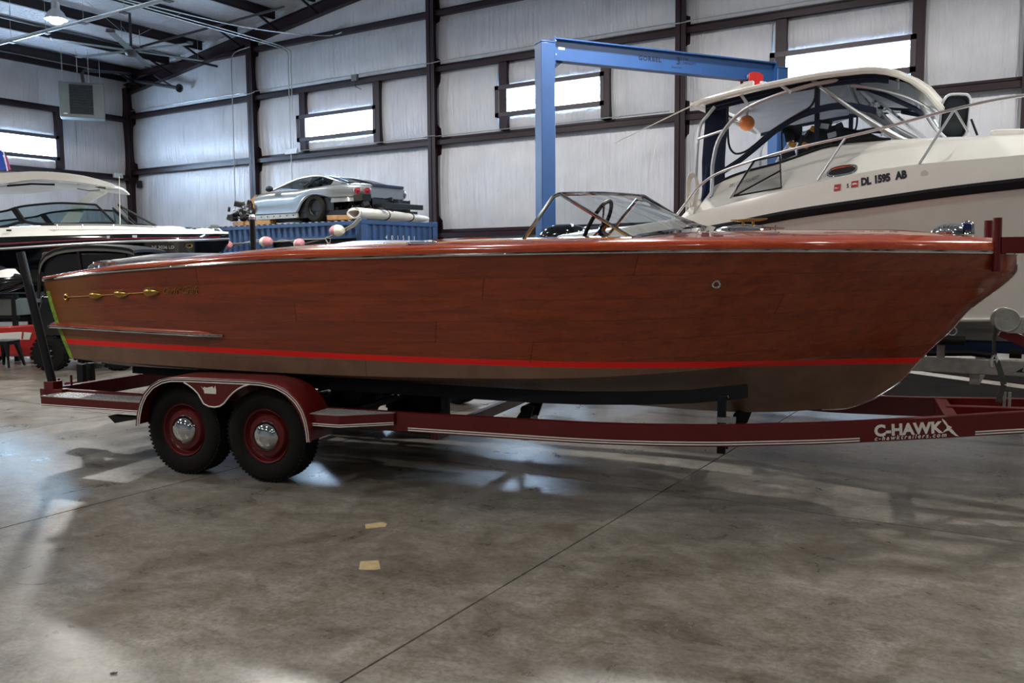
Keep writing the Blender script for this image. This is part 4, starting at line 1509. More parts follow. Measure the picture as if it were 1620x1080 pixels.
# hardtop
RE = [(-1.84, 3.25), (-1.49, 3.305), (-1.115, 3.35), (-.64, 3.388), (-.30, 3.392), (-.03, 3.372), (.18, 3.305), (.30, 3.20), (.345, 3.13)]
def roof_y(x):
    k = max(0, (x + .25) / .62)
    return .34 + .95 * k ** 2.6
def roofz(x, t):
    return interp(RE, x) + .085 * (1 - t * t)
rx = [-1.84 + (2.18) * (i / 24) for i in range(25)]
rows = []
for x in rx:
    y0 = roof_y(x)
    rows.append([Vector((x, lerp(y0, 2.9 - y0, j / 14), roofz(x, 2 * j / 14 - 1))) for j in range(15)])
MB().solid(rows, (0, 0, -.05)).build('hardtop', M['gel'], wc, 50)
edge = [Vector((x, roof_y(x), interp(RE, x) - .02)) for x in rx] + [Vector((x, 2.9 - roof_y(x), interp(RE, x) - .02)) for x in rx[::-1]]
MB().tube(edge, .032, 8, True).build('hardtop_rim', M['gel'], wc)
rows = []
for x in rx[1:-3]:
    y0 = roof_y(x) + .10
    rows.append([Vector((x, lerp(y0, 2.9 - y0, j / 6), roofz(x, 2 * j / 6 - 1) - .075)) for j in range(7)])
MB().loft(rows, False).build('headliner', M['headliner'], wc)
rd = MB().lathe([(.001, .13), (.06, .125), (.10, .09), (.115, .04), (.115, 0)], (-.34, 1.40, 3.46), 'z', 18)
rd.build('anchor_light', M['gel'], wc)
for sgn in (0, 1):
    vx = [x for x in rx if -1.75 < x < .05]
    MB().solid([[Vector((x, (2.9 - roof_y(x) - .12) if sgn else roof_y(x) + .12, interp(RE, x) + .0 - d)) for d in (.02, .11)] for x in vx], (0, .006, 0)).build('valance', M['navy'], wc)
# welded pipe frame
R2 = .021
def pipe(nm, pts, r=R2, both=True, material=None, n=4):
    for sgn in ((0, 1) if both else (0,)):
        pp = catmull([(p[0], (2.9 - p[1]) if sgn else p[1], p[2]) for p in pts], n)
        MB().tube(pp, r, 8).build(nm, material or M['steel_bright'], wc)
pipe('frame_pipe', [(-1.62, .30, 2.28), (-1.625, .33, 2.46), (-1.62, .34, 2.65), (-1.55, .35, 2.89), (-1.33, .36, 3.12), (-.99, .38, 3.24), (-.66, .42, 3.31), (-.40, .5, 3.34)])
pipe('frame_pipe', [(-.70, .46, 3.37), (-.53, .49, 3.22), (-.35, .5, 3.07), (-.04, .52, 2.84), (.16, .55, 2.72)])
pipe('frame_pipe', [(-.64, .49, 3.33), (-.45, .52, 3.16), (-.27, .53, 3.02), (.04, .55, 2.80), (.12, .56, 2.745)], .015)
pipe('frame_pipe', [(-.44, .80, 3.41), (-.40, .82, 3.28), (-.34, .86, 3.14), (-.27, .87, 3.08), (-.08, .88, 2.95), (.22, .90, 2.76)])
pipe('frame_pipe', [(-.36, .56, 3.04), (-.27, .87, 3.08)], .015)
pipe('frame_pipe', [(-.38, .62, 3.30), (-.15, .72, 3.26), (.10, .90, 3.18), (.24, 1.10, 3.10), (.28, 1.45, 3.08)], .018)
pipe('frame_pipe', [(.20, 1.02, 3.11), (.32, .95, 2.90), (.44, .92, 2.76)], .018)
for x, a, b in ((-1.30, (.36, 3.29), (.36, 3.13)), (-.92, (.37, 3.34), (.38, 3.25))):
    pipe('frame_strut', [(x - .06, a[0], a[1]), (x + .05, b[0], b[1])], .016)
pipe('frame_strut', [(.02, .75, 3.34), (.02, .76, 3.24)], .016)
# stern posts and side pipe
pipe('stern_post', [(-1.80, .32, 2.10), (-1.79, .33, 2.7), (-1.77, .36, 3.0), (-1.70, .40, 3.12), (-1.64, .42, 3.20)], .018)
pipe('stern_post', [(-1.78, .34, 2.88), (-1.60, .36, 2.93), (-1.52, .37, 2.95)], .013)
# canvas and clear side curtains
for sgn in (0, 1):
    Y_ = lambda y: 2.9 - y if sgn else y
    if not sgn:
      MB().solid([[Vector((lerp(-1.83, -1.78, j / 4), Y_(.55 + .03 * math.sin(j * 2)), lerp(2.12, 3.22, j / 4))), Vector((-1.70, Y_(.60), lerp(2.12, 3.23, j / 4))), Vector((lerp(-1.60, -1.56, j / 4), Y_(.62 + .03 * math.cos(j * 2)), lerp(2.46, 3.25, j / 4)))] for j in range(5)], (0, .012, 0)).build('canvas_curtain', M['navy'], wc)
    cv = [(-1.56, 2.50), (-1.52, 3.17), (-1.0, 3.27), (-.66, 3.31), (-.36, 3.04), (-.06, 2.80), (.02, 2.755), (-.41, 2.745), (-.93, 2.63)]
    MB().add([Vector((x, Y_(.43 + .02 * math.sin(x * 9)), z)) for x, z in cv], [tuple(range(len(cv)))]).build('clear_curtain', M['vinyl_clear'], wc)
    zp = [(-1.506, 3.19), (-1.50, 3.0), (-1.487, 2.82), (-1.45, 2.74), (-1.39, 2.712), (-1.275, 2.75), (-1.06, 2.91), (-.82, 3.04), (-.70, 3.10), (-.655, 3.18), (-.65, 3.29)]
    MB().tube(catmull([(x, Y_(.415), z) for x, z in zp], 3), .011, 6).build('curtain_zip', M['black'], wc)
    bd = [(-1.57, 2.56), (-1.40, 2.66), (-1.22, 2.79), (-1.0, 2.955), (-.80, 3.05), (-.55, 3.10), (-.34, 3.09), (-.12, 3.02)]
    rings = []
    for p in catmull([(x, Y_(.52), z) for x, z in bd], 3):
        rings.append([p + Vector((0, -.006, .032)), p + Vector((0, -.006, -.032)), p + Vector((0, .006, -.032)), p + Vector((0, .006, .032))])
    MB().loft(rings, True, True).build('curtain_band', M['navy'], wc)
    MB().box(-.70, -.655, Y_(.62) - .01, Y_(.62) + .01, 2.80, 3.36).build('curtain_band', M['navy'], wc)
    # clear front panels
    fp = [(-.62, .52, 3.30), (-.42, .82, 3.38), (-.10, .90, 2.96), (.20, .92, 2.77), (.14, .56, 2.735)]
    MB().add([Vector((x, Y_(y), z)) for x, y, z in fp], [(0, 1, 2, 3, 4)]).build('clear_panel', M['vinyl_clear'], wc)
    for a, b in (((-.36, .83, 3.30), (-.02, .86, 3.24)),):
        MB().tube([Vector((a[0], Y_(a[1]), a[2])), Vector((b[0], Y_(b[1]), b[2]))], .014, 6).build('panel_band', M['navy'], wc)
pf = [Vector((-.44, .82, 3.40)), Vector((-.42, 1.45, 3.43)), Vector((-.44, 2.08, 3.40)), Vector((.24, 2.0, 2.79)), Vector((.28, 1.45, 2.80)), Vector((.24, .90, 2.79))]
MB().add(pf, [(0, 1, 4, 5), (1, 2, 3, 4)]).build('front_windscreen', M['glass_cool'], wc)
MB().tube([(-.40, .84, 3.36), (-.10, .9, 3.22), (.12, 1.2, 3.12), (.16, 1.45, 3.10), (.12, 1.7, 3.12), (-.1, 2.0, 3.22)], .024, 6).build('windscreen_band', M['navy'], wc)
# helm seen through the curtains
hm = MB()
hm.prism([(-.92, 2.40), (.05, 2.40), (.02, 2.745), (-.25, 2.88), (-.55, 2.97), (-.80, 2.96), (-.92, 2.80)], 'xz', .80, 1.5)
hm.build('helm_console', M['black'], wc, bevel=.03)
ht = MB()
random.seed(3)
for i in range(16):
    c = (random.uniform(-1.0, -.45), .72, random.uniform(2.70, 2.98))
    ht.obox(c, (random.uniform(.05, .13), .05, random.uniform(.04, .10)), Matrix.Rotation(random.uniform(-.6, .6), 3, 'Y'))
ht.build('helm_fittings', M['dark_int'], wc, kind='stuff')
for c in ((-.72, .70, 2.93), (-.93, .70, 2.80), (-.80, .70, 2.78)):
    MB().obox(c, (.075, .04, .055), Matrix.Rotation(.5, 3, 'Y')).build('yellow_vest', M['gold2'], wc, bevel=.012)
for i, (x, z) in enumerate(((-.62, 2.95), (-.55, 2.86))):
    MB().obox((x, .70, z), (.08, .02, .05), Matrix.Rotation(-.4 * i + .2, 3, 'Y')).build('pale_card', M['jamb'], wc)
# hatch frame standing open, anchor locker lid
fr = []
for i in range(24):
    a = 2 * PI * i / 24
    c_, s_ = math.cos(a), math.sin(a)
    fr.append(Vector((.455 + .115 * math.copysign(abs(c_) ** .45, c_) + .035 * s_, 1.42 + .05 * c_, 3.03 + .22 * math.copysign(abs(s_) ** .45, s_) - .18 * c_ * .12)))
MB().tube(fr, .016, 6, True).build('hatch_frame', M['jamb'], wc)
MB().tube([p + Vector((0, -.012, 0)) for p in [lerp(sum(fr, Vector()) / 24, q, .88) for q in fr]], .012, 6, True).build('hatch_seal', M['black'], wc)
MB().add(fr, [tuple(range(24))]).build('hatch_pane', mat('smoked_acrylic', '343a3e', .12), wc)
MB().tube([(.60, 1.42, 3.0), (.66, 1.40, 2.84)], .012, 6).build('hatch_stay', M['black'], wc)
MB().prism([(.78, 2.78), (.86, 2.74), (1.7, 2.74), (1.7, 2.80), (.86, 2.85), (.79, 2.85)], 'xz', 1.15, 1.75).build('deck_locker', M['gel'], wc, bevel=.02)
# bow rail
rp = catmull([(-2.0, .16, 1.96), (-1.95, .17, 2.09), (-1.86, .18, 2.21), (-1.69, .19, 2.407), (-1.43, .2, 2.54), (-.823, .2, 2.685), (-.151, .2, 2.79), (.56, .2, 2.925), (1.073, .22, 2.99), (2.4, .42, 3.10), (3.6, .80, 3.18), (4.8, 1.30, 3.24)], 4)
MB().tube(rp, .0135, 8).build('bow_rail', M['steel_bright'], wc)
MB().tube([Vector((p.x, 2.9 - p.y, p.z)) for p in rp], .0135, 8).build('bow_rail', M['steel_bright'], wc)
def near_rail(x):
    return min(rp, key=lambda p: abs(p.x - x))
for xb, zb, xt in ((-.556, 2.375, -.37), (.312, 2.462, .575), (1.5, 2.52, 1.75), (-1.40, 2.26, -1.20)):
    t = near_rail(xt)
    for m_ in (0, 1):
        y0, y1 = wy(xb, zb), t.y
        MB().tube([(xb, 2.9 - y0 if m_ else y0, zb), (t.x, 2.9 - y1 if m_ else y1, t.z)], .0115, 8).build('rail_stanchion', M['steel_bright'], wc)
t = near_rail(.50)
MB().tube([(.66, .34, 2.74), (t.x, t.y, t.z)], .010, 6).build('rail_stanchion', M['steel_bright'], wc)
# whip aerial laid back over the stern
MB().tube([(-2.675, .25, 2.90), (-1.84, .33, 3.22), (-1.42, .40, 3.36), (-1.30, .42, 3.40)], [.004, .008, .014, .016], 6).build('aerial', M['gel'], wc)
MB().obox((-1.30, .44, 3.38), (.10, .05, .07)).build('aerial_mount', M['gel'], wc, bevel=.008)
# outboard motors on the stern
def outboard(y):
    o = MB()
    rings = []
    for z, rx_, ry_, dx in ((1.62, .16, .15, .0), (1.70, .27, .18, -.02), (1.85, .30, .20, -.03), (1.98, .29, .195, -.01), (2.06, .24, .17, .01), (2.10, .12, .10, .02)):
        rings.append([Vector((-3.72 + dx + rx_ * math.copysign(abs(math.cos(a)) ** .7, math.cos(a)), y + ry_ * math.copysign(abs(math.sin(a)) ** .7, math.sin(a)), z)) for a in [2 * PI * k / 20 for k in range(20)]])
    o.loft(rings, True, True)
    ob = o.build('outboard_motor', M['black_gloss'], wc, 50, label='glossy black outboard motor')
    MB().prism([(-3.80, 1.62), (-3.60, 1.62), (-3.62, 1.0), (-3.55, .72), (-3.78, .70), (-3.84, 1.0)], 'xz', y - .05, y + .05).build('motor_leg', M['black'], ob, bevel=.015)
    MB().box(-3.56, -3.32, y - .08, y + .08, 1.35, 1.75).build('motor_bracket', M['black'], ob)
    MB().lathe([(.02, -.12), (.09, -.06), (.09, .04), (.03, .12)], (-3.74, y, .78), 'x', 14).build('gearcase', M['black'], ob)
outboard(1.05)
outboard(1.85)

# things hanging on the white boat
nt = thing('mesh_bag', 'grey mesh bag with black edges hung on the white cruiser bow rail', 'bag', (WO[0] - 1.1, WO[1] + .12, 2.24))
pts = [(-.235, 0, .03), (-.20, .01, .12), (-.05, .03, .36), (.19, .05, .395), (.215, .03, .09)]
MB().tube(pts, .009, 6, True).build('bag_edge', M['black'], nt)
MB().tube([pts[0], (.20, .03, .25)], .009, 6).build('bag_edge', M['black'], nt)
MB().add([Vector(p) for p in pts], [(0, 1, 2, 3, 4)]).build('bag_mesh', glass('grey_mesh', (.55, .55, .56), 0, .3, .5), nt)
rc = thing('rope_coil', 'pale coiled dock line hanging at the stern of the white cruiser', 'rope', (WO[0] - 1.80, WO[1] + .22, 2.36))
cp_ = []
for k in range(4 * 16):
    a = 2 * PI * k / 16
    cp_.append((.045 * math.cos(a) + .006 * (k // 16), .02 * math.sin(a * 2) + .004 * (k // 16), .17 * math.sin(a) - .01 * (k // 16)))
MB().tube(cp_, .011, 6).build('rope', M['roll'], rc)
MB().tube([(-.03, .01, .16), (-.05, .0, -.05), (-.055, 0, -.28)], .010, 6).build('rope_tail', M['roll'], rc)
bf = thing('blue_rope_bundle', 'bright blue rope bundle hanging below the navy curtain of the white cruiser', 'rope', (WO[0] - 1.69, WO[1] + .38, 2.30))
for k in range(5):
    MB().tube([(.05 * math.sin(k * 2), .02 * k, .30 - .04 * k), (-.03 + .02 * k, .02 * k, .05), (-.10 + .03 * k, .01 * k, -.18)], .016, 6).build('rope_strand', M['bluecloth'], bf)
ob = thing('orange_float', 'round orange float hanging inside the cockpit of the white cruiser', 'float', (WO[0] - 1.62, WO[1] + 1.45, 3.17))
MB().ball((0, 0, 0), .085, 18, 12).build('ball', M['orange'], ob)
MB().tube([(0, 0, .08), (0, 0, .13)], .015, 8).build('eye', M['whitefloat'], ob)

# trailer
wt = thing('galvanized_trailer', 'galvanized boat trailer with blue bunk covers under the white cruiser', 'trailer', WO, 0)
for y in (.12, 2.78):
    MB().box(-6.0, 3.6, y - .025, y + .025, .655, .785).build('frame_rail', M['galv'], wt, bevel=.006)
    MB().beam((3.6, y, .72), (6.2, 1.45, .72), .05, .13).build('tongue_rail', M['galv'], wt, bevel=.006)
for x in (-5.8, -4.2, -2.5, -1.0, .8, 2.8):
    MB().box(x - .04, x + .04, .12, 2.78, .56, .655).build('cross_member', M['galv'], wt, bevel=.004)
for y in (.62, 2.28):
    MB().box(-2.6, 1.5, y - .08, y + .08, .80, .90).build('bunk', M['bluecloth'], wt, bevel=.015)
    for x in (-2.5, -1.0, .8):
        MB().box(x - .03, x + .03, y - .05, y + .05, .655, .80).build('bunk_bracket', M['galv'], wt)
for y, sg in ((.12, -1), (2.78, 1)):
    for x in (-5.4, -4.55):
        w = thing('wheel', None, None)
        w.parent = wt
        w.location = (x, y + sg * .16, .34)
        MB().lathe([(.2, -.10), (.28, -.11), (.33, -.09), (.34, -.05), (.34, .05), (.33, .09), (.28, .11), (.2, .1)], axis='y', n=32, caps=False).build('tire', M['rubber'], w, 30)
        MB().lathe([(.2, -.09), (.19, -.07), (.12, -.06), (.05, -.09), (.001, -.09)], axis='y', n=28, caps=False).build('rim', M['galv'], w)
        MB().lathe([(.2, .09), (.19, .07), (.001, .06)], axis='y', n=28, caps=False).build('rim_inside', M['galv'], w)
        MB().tube([(x, y - sg * .02, .55), (x, y + sg * .06, .34)], .035, 8).build('torsion_arm', M['galv'], wt)
        MB().box(x - .05, x + .05, y - .03, y + .03, .48, .66).build('axle_hanger', M['galv'], wt)
    fd = [Vector((-4.975 + .90 * math.cos(math.radians(a)) * (1.0), 0, .36 + .42 * math.sin(math.radians(a)))) for a in range(0, 181, 12)]
    MB().loft([[p + Vector((0, y + sg * .04, 0)) for p in fd], [p + Vector((0, y + sg * .30, 0)) for p in fd]], False).build('fender', M['black'], wt)
# bow roller and post near the forward cross member
MB().box(.50, .56, .10, .16, .785, .93).build('guide_bracket', M['galv'], wt)
MB().tube([(.50, .06, .94), (.72, .06, .94)], .042, 12).build('guide_roller', M['black'], wt)
MB().tube([(.62 + .035 * math.cos(a), .05, 1.02 + .035 * math.sin(a)) for a in [2 * PI * k / 14 for k in range(14)]], .007, 6, True).build('tie_ring', M['galv'], wt)
MB().tube([(.40, .30, .80), (.75, .30, .82), (.95, .30, .80)], .03, 8).build('hose', M['black'], wt)
MB().tube([(1.05, .16, .84), (1.14, .16, .84)], .04, 12).build('guide_roller', M['rubber'], wt)
MB().prism([(1.10, .69), (1.16, .735), (1.15, .70), (1.19, .69)], 'xz', .0935, .0945).build('arrow_decal', M['print'], wt)

def flat_sheet(nm, pts, lab):
    MB().prism(pts, 'xy', 0.001, 0.012).build(nm, M['sheet_dark'], label=lab, cat='mat', group='dark floor mats')
M['sheet_dark'] = mat('near_black_sheet', '191817', 1.0, var=0.25, vscale=3, spec=0.0)

g0, ge, gm = Vector((-3.0, 14.69, 0)), Vector((.826, -.564, 0)), Vector((-.564, -.826, 0))  # two flat near-black sheets on the slab, with a gap between them
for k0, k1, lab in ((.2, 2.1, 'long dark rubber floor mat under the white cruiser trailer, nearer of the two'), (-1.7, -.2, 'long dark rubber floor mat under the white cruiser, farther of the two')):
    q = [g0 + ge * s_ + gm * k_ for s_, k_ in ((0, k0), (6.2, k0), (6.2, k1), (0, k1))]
    flat_sheet('dark_floor_sheet', [(p.x, p.y) for p in q], lab)
# ------------------------------------------------------------------ blue gantry crane
GA, GB = Vector((-7.08, 12.42, 0)), Vector((-4.42, 16.45, 0))
gd = (GB - GA).normalized()
gang = math.atan2(gd.y, gd.x)
gl_ = (GB - GA).length
cr = thing('gantry_crane', 'tall blue steel gantry crane standing behind the wooden boat windshield', 'crane', GA, gang)
for x in (0, gl_):
    MB().box(x - .125, x + .125, -.125, .125, .02, 5.16).build('post', M['blue'], cr, bevel=.012)
    MB().box(x - .13, x + .13, -.13, .13, 5.16, 5.185).build('post_cap', M['blue'], cr, bevel=.004)
    MB().box(x - .35, x + .35, -.35, .35, 0, .02).build('base_plate', M['blue'], cr)
zt = 5.26
bm_ = MB()
bm_.box(.125, gl_ - .12, -.09, .09, zt - .022, zt)
bm_.box(.125, gl_ - .12, -.09, .09, zt - .36, zt - .338)
bm_.box(.125, gl_ - .12, -.008, .008, zt - .345, zt - .015)
bm_.build('beam', M['blue'], cr, 20)
for x0, x1 in ((.125, .145), (gl_ - .14, gl_ - .12)):
    MB().box(x0, x1, -.10, .10, zt - .42, zt + .02).build('end_plate', M['blue'], cr)
MB().prism([(.145, zt - .36), (.32, zt - .36), (.145, zt - .50)], 'xz', -.008, .008).build('gusset', M['blue'], cr)
for z in (zt - .05, zt - .27):
    for y in (-.065, .065):
        MB().lathe([(.018, .145), (.018, .17), (.001, .172)], (0, y, z), 'x', 6).build('bolt', M['steel_bright'], cr)
MB().box(.24, .36, -.0095, -.008, zt - .165, zt - .125).build('spec_plate', M['jamb'], cr)
def ctext(body, size, x, z, **kw):
    text('beam_lettering', body, size, M['print'], cr, Matrix.Translation((x, -.0088, z)) @ RX90, **kw)
ctext('GORBEL', .105, 1.78, zt - .195, offset=.004, spacing=1.25)
ctext('3', .17, 2.55, zt - .20, offset=.003)
ctext('TON', .06, 2.68, zt - .12, offset=.001)
ctext('CAPACITY', .06, 2.68, zt - .185, offset=.001)
ctext('Fishers, NY', .045, 2.45, zt - .27)
MB().box(2.645, 2.652, -.0095, -.008, zt - .20, zt - .07).build('beam_lettering', M['print'], cr)
# red trolley hoist on the lower flange
th = thing('trolley_hoist', 'red trolley hoist hanging from the blue gantry beam', 'hoist', GA + gd * (gl_ - .62) + Vector((0, 0, zt - .36)), gang)
for s in (-1, 1):
    MB().prism([(-.16, -.05), (.16, -.05), (.16, .10), (.08, .14), (-.08, .14), (-.16, .10)], 'xz', s * .115 - .012, s * .115 + .012).build('side_plate', M['red'], th, bevel=.006)
    for x in (-.09, .09):
        MB().lathe([(.05, s * .03), (.05, s * .09)], (x, 0, .06), 'y', 16).build('wheel', M['steel_bright'], th)
MB().box(-.05, .05, -.13, .13, -.09, -.04).build('load_bar', M['red'], th)
MB().lathe([(.001, -.13), (.10, -.12), (.13, -.06), (.13, .06), (.10, .12), (.001, .13)], (-.08, 0, -.22), 'y', 20).build('hoist_body', M['stripe_red'], th)
MB().lathe([(.001, -.20), (.075, -.19), (.08, -.13), (.04, -.12)], (.06, 0, -.14), 'y', 18).build('hand_wheel', M['red'], th)
MB().box(.08, .20, -.17, -.12, -.10, -.02).build('cover', M['jamb'], th, bevel=.01)
MB().tube([(.12, -.14, -.08), (.12, -.14, -.40)], .022, 8).build('chain', M['jamb'], th)
hk_ = [(-.08 + .05 * math.cos(math.radians(a)), 0, -.46 + .05 * math.sin(math.radians(a))) for a in range(90, -190, -20)]
MB().tube([(-.08, 0, -.34)] + hk_, .014, 8).build('hook', M['steel_bright'], th)
# ------------------------------------------------------------------ blue shipping container and what lies on it
CO, CA = Vector((-12.04, 13.5, 0)), math.radians(-3)
ct = thing('shipping_container', 'blue corrugated shipping container by the back wall with a wrecked car on top', 'container', CO, CA)
L_, W_, H_ = 6.06, 2.43, 2.59
def corr(a0, a1, z0, z1, to3, flip=1, period=.20, dep=.036):
    mb = MB()
    pts = []
    a = a0
    while a < a1:
        for da, d in ((0, 0), (.075, 0), (.10, dep), (.175, dep)):
            if a + da <= a1:
                pts.append((a + da, d))
        a += period
    pts.append((a1, 0))
    mb.loft([[Vector(to3(p, d, z0)) for p, d in pts], [Vector(to3(p, d, z1)) for p, d in pts]], False)
    return mb
side = lambda p, d, z: (p, .02 + d, z)
far_ = lambda p, d, z: (p, W_ - .02 - d, z)
end_ = lambda p, d, z: (-.02 - d, p, z)
lend = lambda p, d, z: (-L_ + .02 + d, p, z)
# near side: header panel over a dark side opening, full panel to its left
corr(-L_ + .1, -2.80, .16, H_ - .12, side).build('side_panel', M['cont'], ct, 20)
corr(-2.80, -.16, 2.235, H_ - .12, side).build('header_panel', M['cont'], ct, 20)
MB().box(-2.84, -.14, -.005, .05, 2.19, 2.25).build('opening_frame', M['cont'], ct)
MB().box(-2.84, -2.78, -.005, .05, .16, 2.2).build('opening_frame', M['cont'], ct)
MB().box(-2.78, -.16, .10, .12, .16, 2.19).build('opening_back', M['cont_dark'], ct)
corr(-L_ + .1, -.1, .16, H_ - .1, far_).build('far_panel', M['cont'], ct, 20)
corr(.16, W_ - .16, .16, H_ - .11, end_).build('end_panel', M['cont'], ct, 20)
corr(.16, W_ - .16, .16, H_ - .11, lend).build('end_panel', M['cont'], ct, 20)
for x in (-L_, -.16):
    for y in (0, W_ - .16):
        MB().box(x, x + .16, y, y + .16, .12, H_ - .12).build('corner_post', M['cont'], ct, bevel=.008)
        for z in (0, H_ - .12):
            MB().box(x - .004, x + .164, y - .004, y + .164, z, z + .12).build('corner_casting', M['cont'], ct, bevel=.01)
for y in (0, W_ - .06):
    MB().box(-L_ + .16, -.16, y, y + .06, H_ - .12, H_ - .045).build('top_rail', M['cont'], ct)
    MB().box(-L_ + .16, -.16, y, y + .06, .02, .16).build('bottom_rail', M['cont'], ct)
for x in (-L_, -.06):
    MB().box(x, x + .06, .16, W_ - .16, H_ - .11, H_ - .02).build('end_header', M['cont'], ct)
    MB().box(x, x + .06, .16, W_ - .16, .02, .16).build('end_sill', M['cont'], ct)
rows = []
for i in range(122):
    x = -L_ + .02 + (L_ - .04) * i / 121
    rows.append([Vector((x, y, H_ - .045 + (.02 if i % 4 < 2 else 0))) for y in (.01, W_ - .01)])
MB().loft(rows, False).build('roof_sheet', M['galv'], ct, 20)
# worn stencil figures on the end, one piece per figure
for i, ch in enumerate('401581'):
    Mx = Matrix.Translation((.003, .70 + .178 * i, 2.17)) @ Matrix.Rotation(PI / 2, 4, 'Z') @ RX90
    text('stencil_figure', ch, .13, M['white_paint'], ct, Mx, offset=.001)
# rope with floats draped along the container
def cworld(p):
    return CO + Matrix.Rotation(CA, 3, 'Z') @ Vector(p)
rp_ = thing('float_line', 'grey rope draped along the blue container carrying pink and white floats', 'rope', CO, CA)
pts = [(-4.6, -.10, 2.12), (-4.2, -.10, 2.10), (-3.9, -.1, 2.12), (-3.3, -.1, 2.20), (-2.95, -.1, 2.215), (-2.6, -.1, 2.155), (-2.35, -.1, 2.19), (-2.1, -.1, 2.17), (-1.75, -.1, 2.10), (-1.45, -.1, 2.13), (-1.15, -.1, 2.17), (-.92, -.1, 2.20), (-.55, -.10, 2.32), (-.2, -.08, 2.45), (.02, -.06, 2.60)]
MB().tube(catmull(pts, 5), .017, 6).build('rope', M['rope'], rp_)
MB().tube(catmull([(-4.3, -.12, 2.14), (-3.6, -.12, 2.16), (-2.9, -.13, 2.18), (-2.3, -.12, 2.16), (-1.7, -.13, 2.19), (-1.0, -.12, 2.19), (-.75, -.12, 2.25)], 5), .013, 6).build('rope', M['rope'], rp_)
MB().tube([(-.95, -.12, 2.20), (-.86, -.13, 2.10), (-.80, -.13, 2.09), (-.78, -.12, 2.19), (-.90, -.12, 2.22)], .012, 6).build('rope_loop', M['rope'], rp_)
for k in range(4):
    MB().tube([(-.42 + .05 * k, -.09, 2.30 + .02 * k), (-.25 + .05 * k, -.09, 2.42), (-.05 + .04 * k, -.07, 2.56)], .009, 5).build('rope_strand', M['rope'], rp_)
for i, (x, z, r, lab) in enumerate(((-4.05, 2.115, .10, 'pink and white float hanging beside the black cruiser bow'), (-2.72, 2.165, .115, 'white and pink float second from the left on the rope along the container'), (-1.64, 2.10, .11, 'half white half pink float in the middle of the rope along the container'), (-.48, 2.345, .12, 'cream and pink float at the top right of the container rope'))):
    f = thing('float', lab, 'float', cworld((x, -.22, z)), CA + (.15 if i % 2 else -.3), 'floats on the container rope')
    sg = -1 if i in (0, 1, 2) else 1
    prof = [(.012, -.15), (.05, -.14), (.085, -.09), (.10, -.03), (.102, .0)]
    MB().lathe([(q * r / .1, h * r / .1 * .95) for q, h in prof], axis='x', n=18).build('float_half', M['whitefloat' if sg < 0 else 'pinkfloat'], f)
    MB().lathe([(q * r / .1, -h * r / .1 * .95) for q, h in prof], axis='x', n=18).build('float_half', M['pinkfloat' if sg < 0 else 'whitefloat'], f)
# roll and timbers on the roof
ro = thing('foam_roll', 'long white rolled sheet with black straps on the container roof', 'roll', cworld((-.30, .12, H_ + .0)), CA)
sp_ = []
rings = []
for j in range(13):
    y = 2.15 * j / 12
    ring = []
    sag = 1 - .35 * (j / 12) ** 2
    for k in range(24):
        a = 2 * PI * k / 24
        ring.append(Vector((.20 * math.cos(a), y - .02 + .02 * math.cos(3 * a), .12 * sag + .115 * sag * math.sin(a) + .002)))
    rings.append(ring)
MB().loft(rings, True, False).build('outer_wrap', M['roll'], ro, 60)
inn = [[Vector((.16 * math.cos(2 * PI * k / 24), y, .12 + .075 * math.sin(2 * PI * k / 24) + .015 * math.cos(2 * PI * k / 12))) for k in range(24)] for y in (-.03, .5)]
MB().loft(inn, True, False).build('inner_wrap', M['roll'], ro, 60)
MB().loft([[Vector((.20 * math.cos(2 * PI * k / 24), -.02, .12 + .115 * math.sin(2 * PI * k / 24))) for k in range(24)], inn[0]], True, False).build('roll_edge', M['roll'], ro, 60)
MB().add(inn[1], [tuple(range(24))]).build('roll_core', M['dark_int'], ro)
for y, sg in ((.85, .93), (1.62, .83)):
    MB().tube([(.205 * math.cos(2 * PI * k / 24), y, .12 * sg + .12 * sg * math.sin(2 * PI * k / 24)) for k in range(24)], .012, 6, True).build('strap', M['black'], ro)
def timber(c, size, rot, lab, z=0):
    t = thing('timber', lab, 'timber', cworld((c[0], c[1], H_ + z)), CA + rot)
    MB().box(-size[0] / 2, size[0] / 2, -size[1] / 2, size[1] / 2, 0, size[2]).build('block', M['tanwood'], t, bevel=.006)
timber((-3.70, .45, 0), (.85, .20, .10), .02, 'long tan timber under the front of the wrecked car')
timber((-4.50, .55, 0), (.50, .25, .10), -.2, 'tan timber under the bare engine of the wrecked car, farthest left')
timber((-.86, .28, 0), (.55, .28, .10), .5, 'brown timber lying slanted between the car wheel and the white roll')
timber((-1.6, 1.9, 0), (.9, .2, .10), 0, 'tan timber under the far rear corner of the wrecked car')
timber((-3.4, 1.9, 0), (.9, .2, .10), 0, 'tan timber under the far front corner of the wrecked car')

# ------------------------------------------------------------------ wrecked silver coupe
car = thing('wrecked_coupe', 'stripped silver sports coupe without bumpers sitting on the blue container', 'car', cworld((0, 1.25, 0)), CA)
